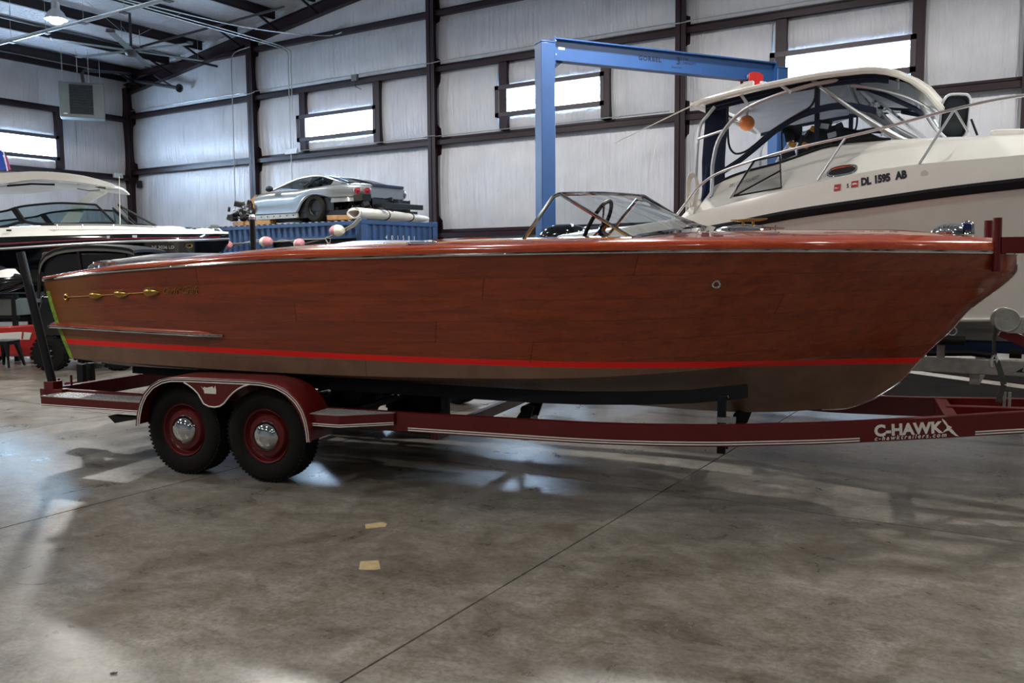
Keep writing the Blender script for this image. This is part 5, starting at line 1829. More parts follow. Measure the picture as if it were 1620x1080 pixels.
# stations: x, half width, sill z, belt z, roof z, roof half width
def sill(x):
    return interp([(-3.8, 2.80), (-2.35, 2.79), (-2.27, 2.86), (-2.15, 3.02), (-1.98, 3.12), (-1.75, 3.16), (-1.5, 3.13), (-1.33, 3.09), (-1.2, 3.07), (-.2, 3.08)], x)
def belt(x):
    return interp([(-3.8, 3.27), (-3.25, 3.315), (-2.6, 3.315), (-2.1, 3.32), (-1.6, 3.345), (-1.0, 3.365), (-.5, 3.345), (-.2, 3.31)], x)
def hw(x):
    return interp([(-3.8, .90), (-3.0, .92), (-2.0, .95), (-1.4, .95), (-1.0, .90), (-.72, .80), (-.52, .66), (-.42, .52), (-.2, .30)], x)
def roofp(x):
    return interp([(-3.3, 3.355), (-2.95, 3.47), (-2.6, 3.575), (-2.3, 3.615), (-2.0, 3.63), (-1.7, 3.605), (-1.35, 3.52), (-1.0, 3.425), (-.75, 3.385), (-.2, 3.33)], x)
cx = [-3.78 + 3.36 * i / 44 for i in range(45)]
for sg in (-1, 1):
    rings = []
    for x in cx:
        h, s0, b = hw(x), sill(x), belt(x)
        rings.append([Vector((x, sg * (h - .05), s0)), Vector((x, sg * (h - .01), s0 + .03)), Vector((x, sg * (h - .015), lerp(s0, b, .35))), Vector((x, sg * h, lerp(s0, b, .62))), Vector((x, sg * (h - .02), lerp(s0, b, .85))), Vector((x, sg * (h - .07), b)), Vector((x, sg * (h - .13), b + .008))])
    MB().loft(rings, False).build('body_side', M['silver'], car, 50)
# decklid and cowl
rows = [[Vector((x, lerp(-(hw(x) - .13), hw(x) - .13, j / 10), belt(x) + .008 + (max(roofp(x), belt(x) + .01) - belt(x)) * (1 - abs(2 * j / 10 - 1) ** 2.2))) for j in range(11)] for x in [-1.02 + .60 * i / 12 for i in range(13)]]
MB().loft(rows, False).build('decklid', M['silver'], car, 60)
rows = [[Vector((x, lerp(-(hw(x) - .13), hw(x) - .13, j / 8), belt(x) + .01 + .02 * (1 - (j / 4 - 1) ** 2))) for j in range(9)] for x in (-3.78, -3.6, -3.4, -3.22)]
MB().loft(rows, False).build('cowl', M['silver'], car, 60)
# roof skin and pillars
def rhw(x):
    return interp([(-3.3, .80), (-2.6, .68), (-2.0, .66), (-1.6, .67), (-1.0, .76), (-.8, .74)], x)
rows = [[Vector((x, lerp(-rhw(x), rhw(x), j / 10), roofp(x) - .012 + .022 * (1 - (j / 5 - 1) ** 2))) for j in range(11)] for x in [-2.62 + 1.0 * i / 10 for i in range(11)]]
MB().solid(rows, (0, 0, -.03)).build('roof', M['silver'], car, 60)
for sg in (-1, 1):
    rail_ = [Vector((x, sg * (rhw(x) + .01), roofp(x) - .02)) for x in [-3.25 + 2.35 * i / 24 for i in range(25)]]
    MB().tube(rail_, .026, 8).build('roof_rail', M['silver'], car)
    MB().beam((-2.12, sg * .88, 3.36), (-1.80, sg * .62, 3.585), .03, .05).build('door_pillar', M['black'], car)
    # glass: door window and quarter window
    def gpt(x, t):
        zb, zt_ = belt(x) + .012, roofp(x) - .03
        return Vector((x, sg * lerp(hw(x) - .115, rhw(x) + .015, t), lerp(zb, zt_, t)))
    for x0, x1, mt_, nm in ((-3.12, -2.08, 'glass', 'door_window'), (-2.05, -1.22, 'glass_dark', 'quarter_window')):
        rows = [[gpt(lerp(x0, x1, i / 10), 0), gpt(lerp(x0, x1, i / 10), .97)] for i in range(11)]
        MB().loft(rows, False).build(nm, M[mt_], car, 60)
    # C pillar skin
    rows = [[gpt(lerp(-1.30, -.80, i / 8), t) for t in (0, .33, .66, 1)] for i in range(9)]
    MB().loft(rows, False).build('rear_pillar', M['silver'], car, 60)
    MB().ball((-3.12, sg * 1.0, 3.37), .09, 12, 8, (1.3, .8, .75)).build('wing_mirror', M['black'], car)
rows = [[Vector((x, lerp(-rhw(x), rhw(x), j / 8), roofp(x) + .008 * (1 - (j / 4 - 1) ** 2))) for j in range(9)] for x in (-3.24, -3.0, -2.8, -2.62)]
MB().loft(rows, False).build('windscreen', M['glass'], car, 60)
rows = [[Vector((x, lerp(-rhw(x), rhw(x), j / 8), roofp(x) + .008 * (1 - (j / 4 - 1) ** 2))) for j in range(9)] for x in (-1.62, -1.4, -1.2, -1.02)]
MB().loft(rows, False).build('rear_window', M['glass_dark'], car, 60)
MB().box(-2.2, -1.3, -.80, .80, 3.05, 3.20).build('interior', M['dark_int'], car)
MB().box(-3.5, -2.3, -.85, .85, 2.85, 3.12).build('interior', M['dark_int'], car)
for y in (-.38, .38):
    MB().obox((-2.25, y, 3.30), (.12, .38, .40), Matrix.Rotation(-.25, 3, 'Y')).build('seat_back', M['dark_int'], car, bevel=.05)
# tail panel, round lamps, spoiler
tl = [Vector((-.42, lerp(-.52, .52, j / 8), z)) for z in (3.08, 3.31) for j in range(9)]
MB().loft([tl[:9], tl[9:]], False).build('tail_panel', M['silver'], car)
for sg in (-1, 1):
    for x, y in ((-.60, .735), (-.465, .585)):
        n_ = Vector((1, sg * 1.3 if y > .7 else sg * .9, 0)).normalized()
        Mr = n_.to_track_quat('Z', 'Y').to_matrix().to_4x4()
        Mr.translation = Vector((x, sg * y, 3.21))
        MB().lathe([(.088, -.03), (.088, .015), (.075, .028)], n=20).xf(Mr).build('lamp_rim', M['silver'], car)
        MB().lathe([(.074, .02), (.06, .034), (.001, .038)], n=20).xf(Mr).build('tail_lamp', M['tail'], car)
        MB().lathe([(.03, .034), (.02, .046), (.001, .048)], n=14).xf(Mr).build('lamp_core', M['stripe_red'], car)
rows = [[Vector((lerp(-.80, -.36, i / 6), lerp(-.46, .46, j / 8), 3.345 + .02 * (i / 6) ** 2)) for j in range(9)] for i in range(7)]
MB().solid(rows, (0, 0, -.05)).build('rear_deck_edge', M['navy'], car, 50)
MB().tube([(-.80, -.42, 3.34), (-.84, -.42, 3.47)], .008, 6).build('stay', M['black'], car)
# wheels, underbody, stripped front and rear
for sg in (-1, 1):
    w = thing('wheel', None, None)
    w.parent = car
    w.location = (-1.76, sg * .80, 2.90)
    MB().lathe([(.19, -.11), (.27, -.12), (.31, -.09), (.315, 0), (.31, .09), (.27, .12), (.19, .11)], axis='y', n=36, caps=False).build('tire', M['rubber'], w, 30)
    MB().lathe([(.19, -.09), (.17, -.05), (.05, -.04), (.001, -.04)], axis='y', n=28, caps=False).build('rim', M['black'], w)
    MB().lathe([(.19, .09), (.001, .05)], axis='y', n=28, caps=False).build('rim_inside', M['black'], w)
    MB().box(-3.75, -2.32, sg * .88 - .02, sg * .88 + .02, 2.70, 2.80).build('sill', M['galv'], car)
    for i in range(6):
        MB().lathe([(.018, 0), (.018, .003)], (-3.55 + .22 * i, sg * .902 - .0015, 2.755), 'y', 10).build('sill_hole', M['black'], car)
MB().box(-3.9, -.3, -.84, .84, 2.69, 2.82).build('underbody', M['black'], car)
MB().box(-2.3, -1.2, -.86, .86, 2.82, 3.1).build('wheel_well', M['black'], car)
random.seed(11)
def clutter(nm, x0, x1, y0, y1, zlo, zhi, n, mats, zprof=None):
    groups = {}
    for i in range(n):
        x, y = random.uniform(x0, x1), random.uniform(y0, y1)
        zt = zhi if zprof is None else interp(zprof, x)
        z = random.uniform(zlo, zt)
        mb = groups.setdefault(random.choice(mats), MB())
        if random.random() < .45:
            a = Vector((x, y, z))
            b = a + Vector((random.uniform(-.25, .25), random.uniform(-.2, .2), random.uniform(-.15, .15)))
            b.z = max(zlo, min(zt + .02, b.z))
            mb.tube([a, (a + b) / 2 + Vector((0, 0, .03)), b], random.uniform(.008, .025), 6)
        else:
            mb.obox((x, y, z), (random.uniform(.05, .2), random.uniform(.05, .2), random.uniform(.04, .14)), Matrix.Rotation(random.uniform(-.7, .7), 3, 'Y') @ Matrix.Rotation(random.uniform(0, 3), 3, 'Z'))
    for mt_, mb in groups.items():
        mb.build(nm, M[mt_], car, kind='stuff')
clutter('engine_clutter', -4.72, -3.85, -.95, .6, 2.74, 3.12, 170, ['engine', 'black', 'engine', 'galv'], [(-4.8, 2.96), (-4.45, 3.10), (-4.2, 3.14), (-3.85, 3.05)])
clutter('rear_clutter', -1.25, -.25, -.85, .6, 2.74, 3.06, 80, ['black', 'black', 'engine', 'dark_int'])
MB().box(-4.6, -3.88, -.72, .5, 2.70, 3.02).build('engine_block', M['black'], car, bevel=.05)
MB().box(-1.2, -.3, -.6, .6, 2.70, 3.05).build('rear_frame', M['black'], car)
for sg in (-1, 1):
    MB().beam((-4.7, sg * .5, 2.76), (-3.6, sg * .55, 2.78), .09, .10).build('chassis_rail', M['black'], car)
    MB().beam((-4.3, sg * .62, 3.10), (-3.72, sg * .84, 3.26), .05, .06).build('wing_support', M['engine'], car)
    MB().prism([(-3.95, 3.18), (-3.78, 3.27), (-3.76, 2.80), (-3.84, 2.80), (-3.88, 3.08)], 'xz', sg * .86 - .01, sg * .86 + .01).build('inner_wing', M['tanwood'], car)
    MB().beam((-.5, sg * .5, 2.90), (.04, sg * .5, 2.88), .08, .07).build('rear_rail', M['black'], car)
    MB().solid([[Vector((x, sg * (hw(x) - .03), 3.08)), Vector((x, sg * (hw(x) - .01), 2.98 + .03 * (x + 1.2)))] for x in (-1.22, -1.0, -.7, -.4)], (0, -sg * .01, 0)).build('torn_quarter', M['silver'], car)
MB().beam((.02, -.62, 2.89), (.02, .62, 2.89), .10, .11).build('bumper_beam', M['black'], car, bevel=.01)
MB().beam((-4.68, -.62, 2.92), (-4.68, .62, 2.92), .06, .08).build('front_beam', M['black'], car)
# ------------------------------------------------------------------ black and white bowrider at the left, bow towards the middle
K_ = 1.15
CB, CBA = Vector((-14.73, 12.37, 0)), math.radians(47)
bw = thing('black_bowrider', 'black and white powerboat with white hardtop and red pinstripe at the left', 'boat', CB, CBA)
def kz(z):
    return 1.63 + (z - 1.63) * K_
def kp(x, y, z):
    return Vector((x * K_, y * K_, kz(z)))
CH = [(-6.5, 1.08), (-3, 1.22), (-1.6, 1.22), (-1.16, 1.15), (-.75, 1.02), (-.45, .78), (-.2, .42), (-.06, .16), (0, .02)]
CZR = [(-6.5, 1.78), (-3.42, 1.933), (-2.87, 1.972), (-2.31, 2.011), (-1.74, 2.041), (-1.16, 2.062), (-.6, 2.08), (-.26, 2.10), (0, 2.128)]
CZB = [(-6.5, 1.97), (-3.41, 2.124), (-2.5, 2.154), (-1.54, 2.178), (-.6, 2.19), (0, 2.225)]
CZT = [(-6.5, 2.12), (-3.4, 2.29), (-2.62, 2.325), (-1.92, 2.325), (-1.25, 2.30), (-.6, 2.283), (-.2, 2.265), (0, 2.25)]
CKL = [(-6.5, 1.0), (-1.6, 1.04), (-.9, 1.18), (-.45, 1.40), (-.25, 1.66), (-.1, 1.90), (0, 2.10)]
def brow(x):
    h = interp(CH, x)
    zr, zb, zt, zk = (interp(t, x) for t in (CZR, CZB, CZT, CKL))
    zc = lerp(zk, zr, .40)
    hull_ = [(0, zk), (h * .72, zc - .05), (h * .80, zc), (h * .90, lerp(zc, zr, .5)), (h, zr)]
    band = [(h, zr), (h - .01, lerp(zr, zb, .5)), (h - .045, zb)]
    cap = [(h - .045, zb), (h - .07, zb + .015), (max(h - .20, .0), zt - .015), (max(h - .26, .0), zt), (max(h - .6, 0), zt - .005), (0, zt + .01)]
    return hull_, band, [(max(a, .003), z) for a, z in cap]
bx_ = [-6.5 + 5.3 * i / 20 for i in range(21)] + [-1.2 + 1.05 * i / 16 for i in range(1, 17)] + [-.12, -.09, -.06, -.04, -.02, -.01, 0]
for idx, nm, mt_ in ((0, 'hull', 'gel_black'), (1, 'hull_band', 'gel_black'), (2, 'deck', 'gel')):
    for sg in (-1, 1):
        rings = [[kp(x, sg * max(q[0], .003), q[1]) for q in brow(x)[idx]] for x in bx_]
        MB().loft(rings, False).build(nm, M[mt_], bw, 40)
H_, B_, C_ = brow(-6.5)
pl = H_ + B_[1:] + C_[1:]
MB().prism([(-q[0] * K_, kz(q[1])) for q in pl] + [(q[0] * K_, kz(q[1])) for q in pl[::-1]], 'yz', -6.5 * K_ - .02, -6.5 * K_).build('transom', M['gel_black'], bw)
for sg in (-1, 1):
    MB().tube([kp(x, sg * (interp(CH, x) + .006), interp(CZR, x)) for x in bx_], .026, 8).build('rub_rail', M['steel_bright'], bw)
    rings = []
    for x in bx_[:-6]:
        h, zr, zb = interp(CH, x), interp(CZR, x), interp(CZB, x)
        rings.append([kp(x, sg * (h - .003), lerp(zr, zb, .36)), kp(x, sg * (h - .006), lerp(zr, zb, .50))])
    MB().loft(rings, False).build('pinstripe', M['stripe_red'], bw)
# figures, oval emblem and white markers on the near bow
def btext(nm, body, size, material, x, z, **kw):
    h0, h1 = interp(CH, x), interp(CH, x + .3)
    hz = .10 * interp(CH, x) / max(.1, interp(CZR, x) - lerp(interp(CKL, x), interp(CZR, x), .7))
    yaw_ = math.atan2(h0 - h1, .3)
    h = lerp(h0 * .9, h0, .85)
    Mx = Matrix.Translation(kp(x, -h - .012, z)) @ Matrix.Rotation(yaw_, 4, 'Z') @ RX90
    return text(nm, body, size, material, bw, Mx, **kw)
btext('registration_lettering', 'NJ 3036 LD', .085, M['galv'], -1.17, 1.935, offset=.001, spacing=1.0)
em = [(.075 * math.cos(2 * PI * i / 24), 0, .036 * math.sin(2 * PI * i / 24)) for i in range(24)]
Mx = Matrix.Translation(kp(-.60, -.915, 1.985)) @ Matrix.Rotation(math.radians(36), 4, 'Z')
MB().tube(em, .009, 6, True).xf(Mx).build('oval_emblem', M['gold'], bw)
MB().prism([(.03, -.026), (.06, -.015), (.062, .015), (.03, .026), (.04, 0)], 'xz', -.01, 0).xf(Mx).build('oval_emblem', M['gold'], bw)
for x, w_, z in ((-1.82, .05, 2.125), (-1.42, .08, 2.135)):
    y = -interp(CH, x) + .022
    MB().obox(kp(x, y, z), (w_, .03, .05)).build('hull_marker', M['jamb'], bw)
# low rail on the deck edge
gr = [kp(x, -interp(CH, x) + .13, interp(CZT, x) + .012) for x in (-2.64, -2.3, -2.0, -1.7, -1.4, -1.15, -.9)]
MB().tube(gr, .010, 6).build('deck_rail', M['steel_bright'], bw)
for x in (-2.60, -2.22, -1.75, -1.15):
    MB().tube([kp(x, -interp(CH, x) + .13, interp(CZT, x) + .012), kp(x, -interp(CH, x) + .12, interp(CZT, x) - .05)], .012, 6).build('rail_foot', M['steel_bright'], bw)
MB().obox(kp(-3.3, -1.12, 2.235), (.08, .03, .03)).build('deck_vent', M['black'], bw)
# windscreen
WSB = [(-4.2, -.98, 2.24), (-3.47, -.97, 2.29), (-3.146, -.96, 2.375), (-2.90, -.96, 2.345), (-2.5, -.95, 2.345), (-2.1, -.94, 2.36), (-1.75, -.92, 2.363)]
WST = [(-4.2, -.86, 2.45), (-3.46, -.88, 2.545), (-3.27, -.88, 2.60), (-3.086, -.88, 2.643), (-2.66, -.87, 2.69), (-2.35, -.86, 2.688), (-2.046, -.84, 2.673)]
for sg in (-1, 1):
    b_ = catmull([kp(p[0], p[1] * -sg, p[2]) for p in WSB], 4)
    t_ = catmull([kp(p[0], p[1] * -sg, p[2]) for p in WST], 4)
    MB().loft([b_, t_], False).build('windscreen_glass', M['glass_cool'], bw, 80)
    MB().tube(b_, .030, 6).build('windscreen_frame', M['black'], bw)
    MB().tube(t_, .022, 6).build('windscreen_frame', M['black'], bw)
    MB().tube([t_[-1], b_[-1]], .022, 6).build('windscreen_frame', M['black'], bw)
    MB().beam(kp(-3.27, .885 * sg, 2.60), kp(-3.12, .96 * sg, 2.37), .05, .10).build('windscreen_pillar', M['black'], bw)
    # front pane across the bow side, open in the middle
    q = [kp(-1.75, .92 * sg, 2.363), kp(-2.046, .84 * sg, 2.673), kp(-1.98, .30 * sg, 2.69), kp(-1.68, .30 * sg, 2.36)]
    if sg > 0:
        MB().add(q, [(0, 1, 2, 3)]).build('front_pane', M['glass_cool'], bw)
        MB().tube(q, .018, 6, True).build('windscreen_frame', M['black'], bw)
# walk-through pane swung open
q = [kp(-1.80, -.28, 2.715), kp(-1.19, -.28, 2.345), kp(-1.53, -.26, 2.385)]
MB().tube(q, .026, 6, True).build('open_pane_frame', M['black'], bw)
MB().add(q, [(0, 1, 2)]).build('open_pane', M['glass_cool'], bw)
q = [kp(-1.98, .30, 2.70), kp(-1.60, .30, 2.36), kp(-1.95, .34, 2.40)]
MB().tube(q, .018, 6, True).build('open_pane_frame', M['black'], bw)
MB().add(q, [(0, 1, 2)]).build('open_pane', M['glass_cool'], bw)
MB().box(-4.2 * K_, -1.95 * K_, -.8 * K_, .8 * K_, kz(2.0), kz(2.30)).build('cockpit', M['dark_int'], bw)
# bow cushions and bow light
for x, y, sx in ((-.95, -.42, .30), (-.95, .42, .30), (-.42, 0, .20)):
    MB().ball(kp(x, y, interp(CZT, x) + .005), .25, 14, 8, (sx * 4, .9, .22)).build('bow_cushion', M['gel'], bw)
MB().tube([kp(-.25, 0, 2.26), kp(-.27, 0, 2.33)], .02, 8).build('bow_light', M['steel_bright'], bw)
MB().obox(kp(-.24, .02, 2.355), (.16, .12, .07)).build('bow_light', M['heater'], bw, bevel=.02)
MB().tube([kp(-.08, 0, 2.23), kp(-.16, .02, 2.31), kp(-.26, .02, 2.33)], .018, 6).build('bow_light', M['steel_bright'], bw)
# hardtop
HE = [(-4.3, 3.13), (-3.41, 3.155), (-2.86, 3.19), (-2.35, 3.155), (-1.95, 3.06), (-1.76, 2.98)]
HU = [(-4.3, 2.96), (-3.42, 2.985), (-2.866, 3.065), (-2.21, 3.025), (-1.95, 2.985), (-1.76, 2.96)]
rings = []
hx = [-4.3 + 2.54 * i / 26 for i in range(27)]
for x in hx:
    k = max(0, (x + 2.5) / .74)
    hw_ = 1.0 - .22 * k ** 2
    zt, zb = interp(HE, x), interp(HU, x)
    ring = []
    for j in range(11):
        t = -1 + 2 * j / 10
        ring.append(kp(x, hw_ * t, zt + .05 * (1 - t * t)))
    for j in range(11):
        t = 1 - 2 * j / 10
        ring.append(kp(x, hw_ * .97 * t, zb + .03 * (1 - t * t)))
    rings.append(ring)
MB().loft(rings, True, True).build('hardtop', M['gel'], bw, 45)
for sg, xa, xb in ((-1, -3.55, -4.2), (1, -2.15, -2.75)):
    y = .88 * sg
    MB().loft([[kp(xa, y, 3.02), kp(xa - .30, y, 3.02), kp(xa - .30, y + .06 * sg, 3.02), kp(xa, y + .06 * sg, 3.02)],
               [kp(lerp(xa, xb, .6), y, 2.80), kp(lerp(xa, xb, .6) - .26, y, 2.76), kp(lerp(xa, xb, .6) - .26, y + .05 * sg, 2.76), kp(lerp(xa, xb, .6), y + .05 * sg, 2.80)],
               [kp(xb, y, 2.30), kp(xb - .40, y, 2.22), kp(xb - .40, y + .05 * sg, 2.22), kp(xb, y + .05 * sg, 2.30)]], True, True).build('hardtop_leg', M['gel'], bw, 50)
MB().tube([kp(-3.4, -.7, 2.975), kp(-3.05, -.62, 3.02), kp(-2.72, -.55, 3.02)], .02, 6).build('underside_rail', M['black'], bw)
for i in range(4):
    MB().obox(kp(-2.12 + .05 * (i % 2), -.18 + .09 * i, 3.02), (.10, .05, .012), Matrix.Rotation(.6 * i, 3, 'Z')).build('roof_speaker', M['dark_int'], bw)
MB().tube([kp(-2.6, .55, 3.05), kp(-2.4, .5, 3.01), kp(-2.2, .4, 3.02)], .008, 6).build('underside_cable', M['black'], bw)
# trailer
bt = thing('bowrider_trailer', 'dark trailer under the black and white powerboat at the left', 'trailer', CB, CBA)
for sg in (-1, 1):
    MB().box(-7.2, -1.4, sg * 1.0 - .04, sg * 1.0 + .04, .62, .76).build('frame_rail', M['black'], bt, bevel=.005)
    MB().beam((-1.4, sg * 1.0, .69), (.6, 0, .60), .08, .12).build('tongue_rail', M['black'], bt)
    MB().box(-6.8, -2.4, sg * .55 - .08, sg * .55 + .08, .84, .96).build('bunk', M['carpet'], bt)
    for x in (-6.3, -4.4, -2.6):
        MB().box(x - .04, x + .04, sg * .55 - .04, sg * .55 + .04, .70, .86).build('bunk_post', M['black'], bt)
    for x in (-6.6, -5.75):
        MB().lathe([(.001, -.08), (.18, -.09), (.22, -.11), (.30, -.11), (.335, -.08), (.335, .08), (.30, .11), (.2, .1), (.001, .08)], (x, sg * 1.22, .337), 'y', 28, False).build('wheel', M['rubber'], bt)
        MB().tube([(x, sg * .9, .34), (x, sg * 1.18, .34)], .04, 8).build('stub_axle', M['black'], bt)
        MB().box(x - .05, x + .05, sg * .96 - .04, sg * .96 + .04, .32, .64).build('axle_hanger', M['black'], bt)
for x in (-6.9, -4.6, -2.2):
    MB().box(x - .04, x + .04, -1.0, 1.0, .62, .70).build('cross_member', M['black'], bt)
MB().tube([(.45, 0, .62), (.45, 0, .03)], .03, 8).build('jack_leg', M['galv'], bt)
MB().tube([(.45, -.06, .08), (.45, .06, .08)], .08, 14).build('jack_wheel', M['black'], bt)
MB().beam((-.10, 0, .60), (.05, 0, 1.55), .08, .08).build('winch_post', M['galv'], bt)
MB().prism([(-.18, 1.50), (.10, 1.50), (-.02, 1.86), (-.06, 1.86)], 'xz', -.10, .10).build('bow_bracket', M['galv'], bt, bevel=.01)

# ------------------------------------------------------------------ black enclosed cart in front of it
VO, VA = Vector((-13.50, 7.62, 0)), math.radians(31)
vc = thing('black_cart', 'black enclosed utility cart with rounded roof behind the wooden boat stern', 'cart', VO, VA)
V_ = lambda pts: [(x, z) for x, z in pts]
D0, D1 = .02, 1.22
MB().prism([(-.08, .52), (1.42, .50), (1.46, .80), (1.42, 1.16), (1.0, 1.24), (.0, 1.22), (-.10, .95)], 'xz', D0, D1).build('body', M['black_gloss'], vc, bevel=.05)
prof = [(-.02, 1.60), (.02, 1.74), (.10, 1.84), (.25, 1.915), (.45, 1.955), (.75, 1.975), (1.05, 1.968), (1.3, 1.945), (1.44, 1.92), (1.50, 1.89)]
rows = [[Vector((x, lerp(D0 - .02, D1 + .02, j / 8), z + .03 * (1 - (j / 4 - 1) ** 2))) for j in range(9)] for x, z in prof]
MB().solid(rows, (0, 0, -.045)).build('roof', M['black'], vc, 60)
rim_ = catmull([(x, D0 - .015, z) for x, z in prof], 3)
rr_ = [[p + Vector((0, -.004, .005)), p + Vector((.015, -.004, -.085))] for p in rim_]  # light on the rounded edge of the black roof, put in as a grey strip
MB().loft(rr_, False).build('roof_edge_lit', mat('lit_edge_grey', '5d5c58', .6), vc)
for y in (D0 + .02, D1 - .02):
    for a, b in (((-.02, y, 1.60), (-.06, y, 1.15)), ((.60, y, 1.94), (.66, y, 1.18)), ((1.42, y, 1.90), (1.42, y, 1.10))):
        MB().tube([a, b], .026, 8).build('roof_post', M['steel_roof'], vc)
MB().box(0, 1.38, D0 + .04, D1 - .04, 1.2, 1.88).build('enclosure', mat('black_vinyl', '07080b', .35), vc, bevel=.04)
for x, lo in ((.08, 0), (1.16, 0)):
    for y in (.0, 1.12):
        w = thing('wheel', None, None)
        w.parent = vc
        w.location = (x, y + .06, .28)
        MB().lathe([(.13, -.10), (.20, -.115), (.255, -.10), (.275, -.05), (.275, .05), (.255, .10), (.20, .115), (.13, .1)], axis='y', n=32, caps=False).build('tire', M['rubber'], w, 30)
        kn = MB()
        for k in range(22):
            a = 2 * PI * k / 22
            Mr = Matrix.Rotation(-a, 3, 'Y')
            for yy in (-.075, 0, .075):
                kn.obox(Mr @ Vector((.277, yy + (.02 if k % 2 else 0), 0)), (.022, .05, .045), Mr)
        kn.build('knobs', M['rubber'], w, kind='stuff')
        MB().lathe([(.13, -.09), (.11, -.05), (.05, -.05), (.03, -.08), (.001, -.085)], axis='y', n=24, caps=False).build('rim', M['black'], w)
        MB().lathe([(.13, .09), (.001, .05)], axis='y', n=24, caps=False).build('rim_inside', M['black'], w)
        for k in range(4):
            a = PI / 4 + PI / 2 * k
            MB().lathe([(.012, -.095), (.012, -.05)], (.06 * math.cos(a), 0, .06 * math.sin(a)), 'y', 8).build('lug_nut', M['galv'], w)
MB().box(0, 1.4, .25, 1.0, .30, .55).build('chassis', M['black'], vc)

# ------------------------------------------------------------------ small things at the far left
RO, RA = Vector((-15.00, 7.98, 0)), math.radians(28)
rm_ = thing('red_work_cart', 'low red metal work cart with a white side band behind the stool', 'cart', RO, RA)
MB().prism([(-.7, .12), (.48, .12), (.52, .40), (.50, .62), (.30, .66), (-.7, .60)], 'xz', .0, .28).build('body', M['red'], rm_, bevel=.02)
MB().prism([(-.7, .41), (.26, .41), (.31, .53), (.10, .545), (-.7, .50)], 'xz', -.012, .0).build('side_band', M['gel'], rm_)
MB().prism([(.12, .42), (.15, .42), (.17, .55), (.14, .55)], 'xz', -.016, -.010).build('band_gap', M['red'], rm_)
MB().box(-.7, .48, -.02, .0, .13, .17).build('lower_rail', M['tail'], rm_)
for x in (.36, .46):
    MB().tube([(x, .05, .62), (x, .05, .72)], .022, 8).build('hose_fitting', M['red'], rm_)
for x in (-.5, .35):
    for y in (.06, .22):
        MB().tube([(x, y - .03, .07), (x, y + .03, .07)], .068, 14).build('caster', M['black'], rm_)
        MB().box(x - .03, x + .03, y - .02, y + .02, .07, .14).build('caster_fork', M['black'], rm_)
so = thing('metal_stool', 'small dark metal stool with a square seat standing before the red cart', 'stool', (-14.72, 7.66, 0), math.radians(25))
MB().prism([(-.17, -.15), (-.15, -.17), (.15, -.17), (.17, -.15), (.17, .15), (.15, .17), (-.15, .17), (-.17, .15)], 'xy', .425, .445).build('seat', M['heater'], so, bevel=.006)
MB().box(-.155, .155, -.155, .155, .37, .425).build('apron', M['black'], so)
for sx in (-1, 1):
    for sy in (-1, 1):
        MB().loft([[Vector((sx * (.12 + dx * w_), sy * (.12 + dy * w_), .39)) for dx, dy, w_ in ((-1, -1, .035), (1, -1, .035), (1, 1, .035), (-1, 1, .035))],
                   [Vector((sx * .19 + dx * .014, sy * .19 + dy * .014, 0.0)) for dx, dy in ((-1, -1), (1, -1), (1, 1), (-1, 1))]], True, True).build('leg', M['black'], so)
# jet ski on a black rack
JO, JA = Vector((-15.22, 8.20, 0)), math.radians(30)
rk = thing('black_rack', 'black steel rack at the left edge carrying the jet ski', 'rack', (-15.9, 8.0, 0), JA)
for x in (-.9, .55):
    for y in (-.08, .38):
        MB().box(x - .035, x + .035, y - .035, y + .035, 0, 1.16).build('upright', M['black'], rk)
for y in (-.08, .38):
    MB().box(-.95, .62, y - .03, y + .03, 1.10, 1.17).build('rail', M['black'], rk)
    MB().box(-.95, .62, y - .03, y + .03, .75, .80).build('rail', M['black'], rk)
MB().box(.0, .60, -.10, .40, .80, 1.09).build('grey_tray', M['heater'], rk, bevel=.01)
js = thing('jet_ski', 'white and black jet ski nose poking in at the left edge', 'watercraft', (-15.9, 8.0, 1.17), JA)
rings = []
for x, h_, w_, z0 in ((-1.2, .40, .34, 0), (-.6, .42, .38, 0), (0, .40, .36, .02), (.35, .34, .28, .06), (.6, .22, .16, .14), (.74, .10, .06, .20)):
    rings.append([Vector((x, w_ * math.cos(PI * k / 10), z0 + h_ * math.sin(PI * k / 10) ** .7)) for k in range(11)] + [Vector((x, w_ * (-.6 + 1.2 * k / 3), z0 * .8 + .0)) for k in range(4)])
MB().loft(rings, True, True).build('hull', M['black_gloss'], js, 50)
rings = []
for x, h_, w_ in ((-1.1, .50, .26), (-.5, .56, .28), (0, .58, .26), (.3, .50, .22), (.52, .38, .14)):
    rings.append([Vector((x, w_ * math.cos(PI * k / 10), .22 + (h_ - .22) * math.sin(PI * k / 10) ** .8)) for k in range(11)])
MB().loft(rings, True, True).build('cowl', M['steel_roof'], js, 50)
rings = []
for x, w_, z in ((-.7, .40, .20), (-.2, .405, .22), (.15, .36, .235), (.36, .285, .245)):
    rings.append([Vector((x, -w_ - .004, z - .05)), Vector((x, -w_ - .010, z)), Vector((x, -w_ + .05, z + .10 - .12 * max(0, x)))])
MB().solid(rings, (0, .01, 0)).build('white_panel', M['gel'], js, 50)
MB().solid([[Vector((.40, -.25, .30)), Vector((.36, -.20, .40))], [Vector((.60, -.10, .30)), Vector((.50, -.10, .44))], [Vector((.62, .10, .30)), Vector((.50, .10, .44))]], (-.02, 0, .01)).build('nose_panel', M['gel'], js, 50)
fl = thing('bright_flag', 'small blue and pink flag by the left hardtop edge', 'flag', (CB[0] - 1.86, CB[1] - 3.50, 3.435), CBA)
MB().tube([(0, 0, 0), (-.06, 0, .42)], .012, 6).build('flag_staff', M['steel_bright'], fl)
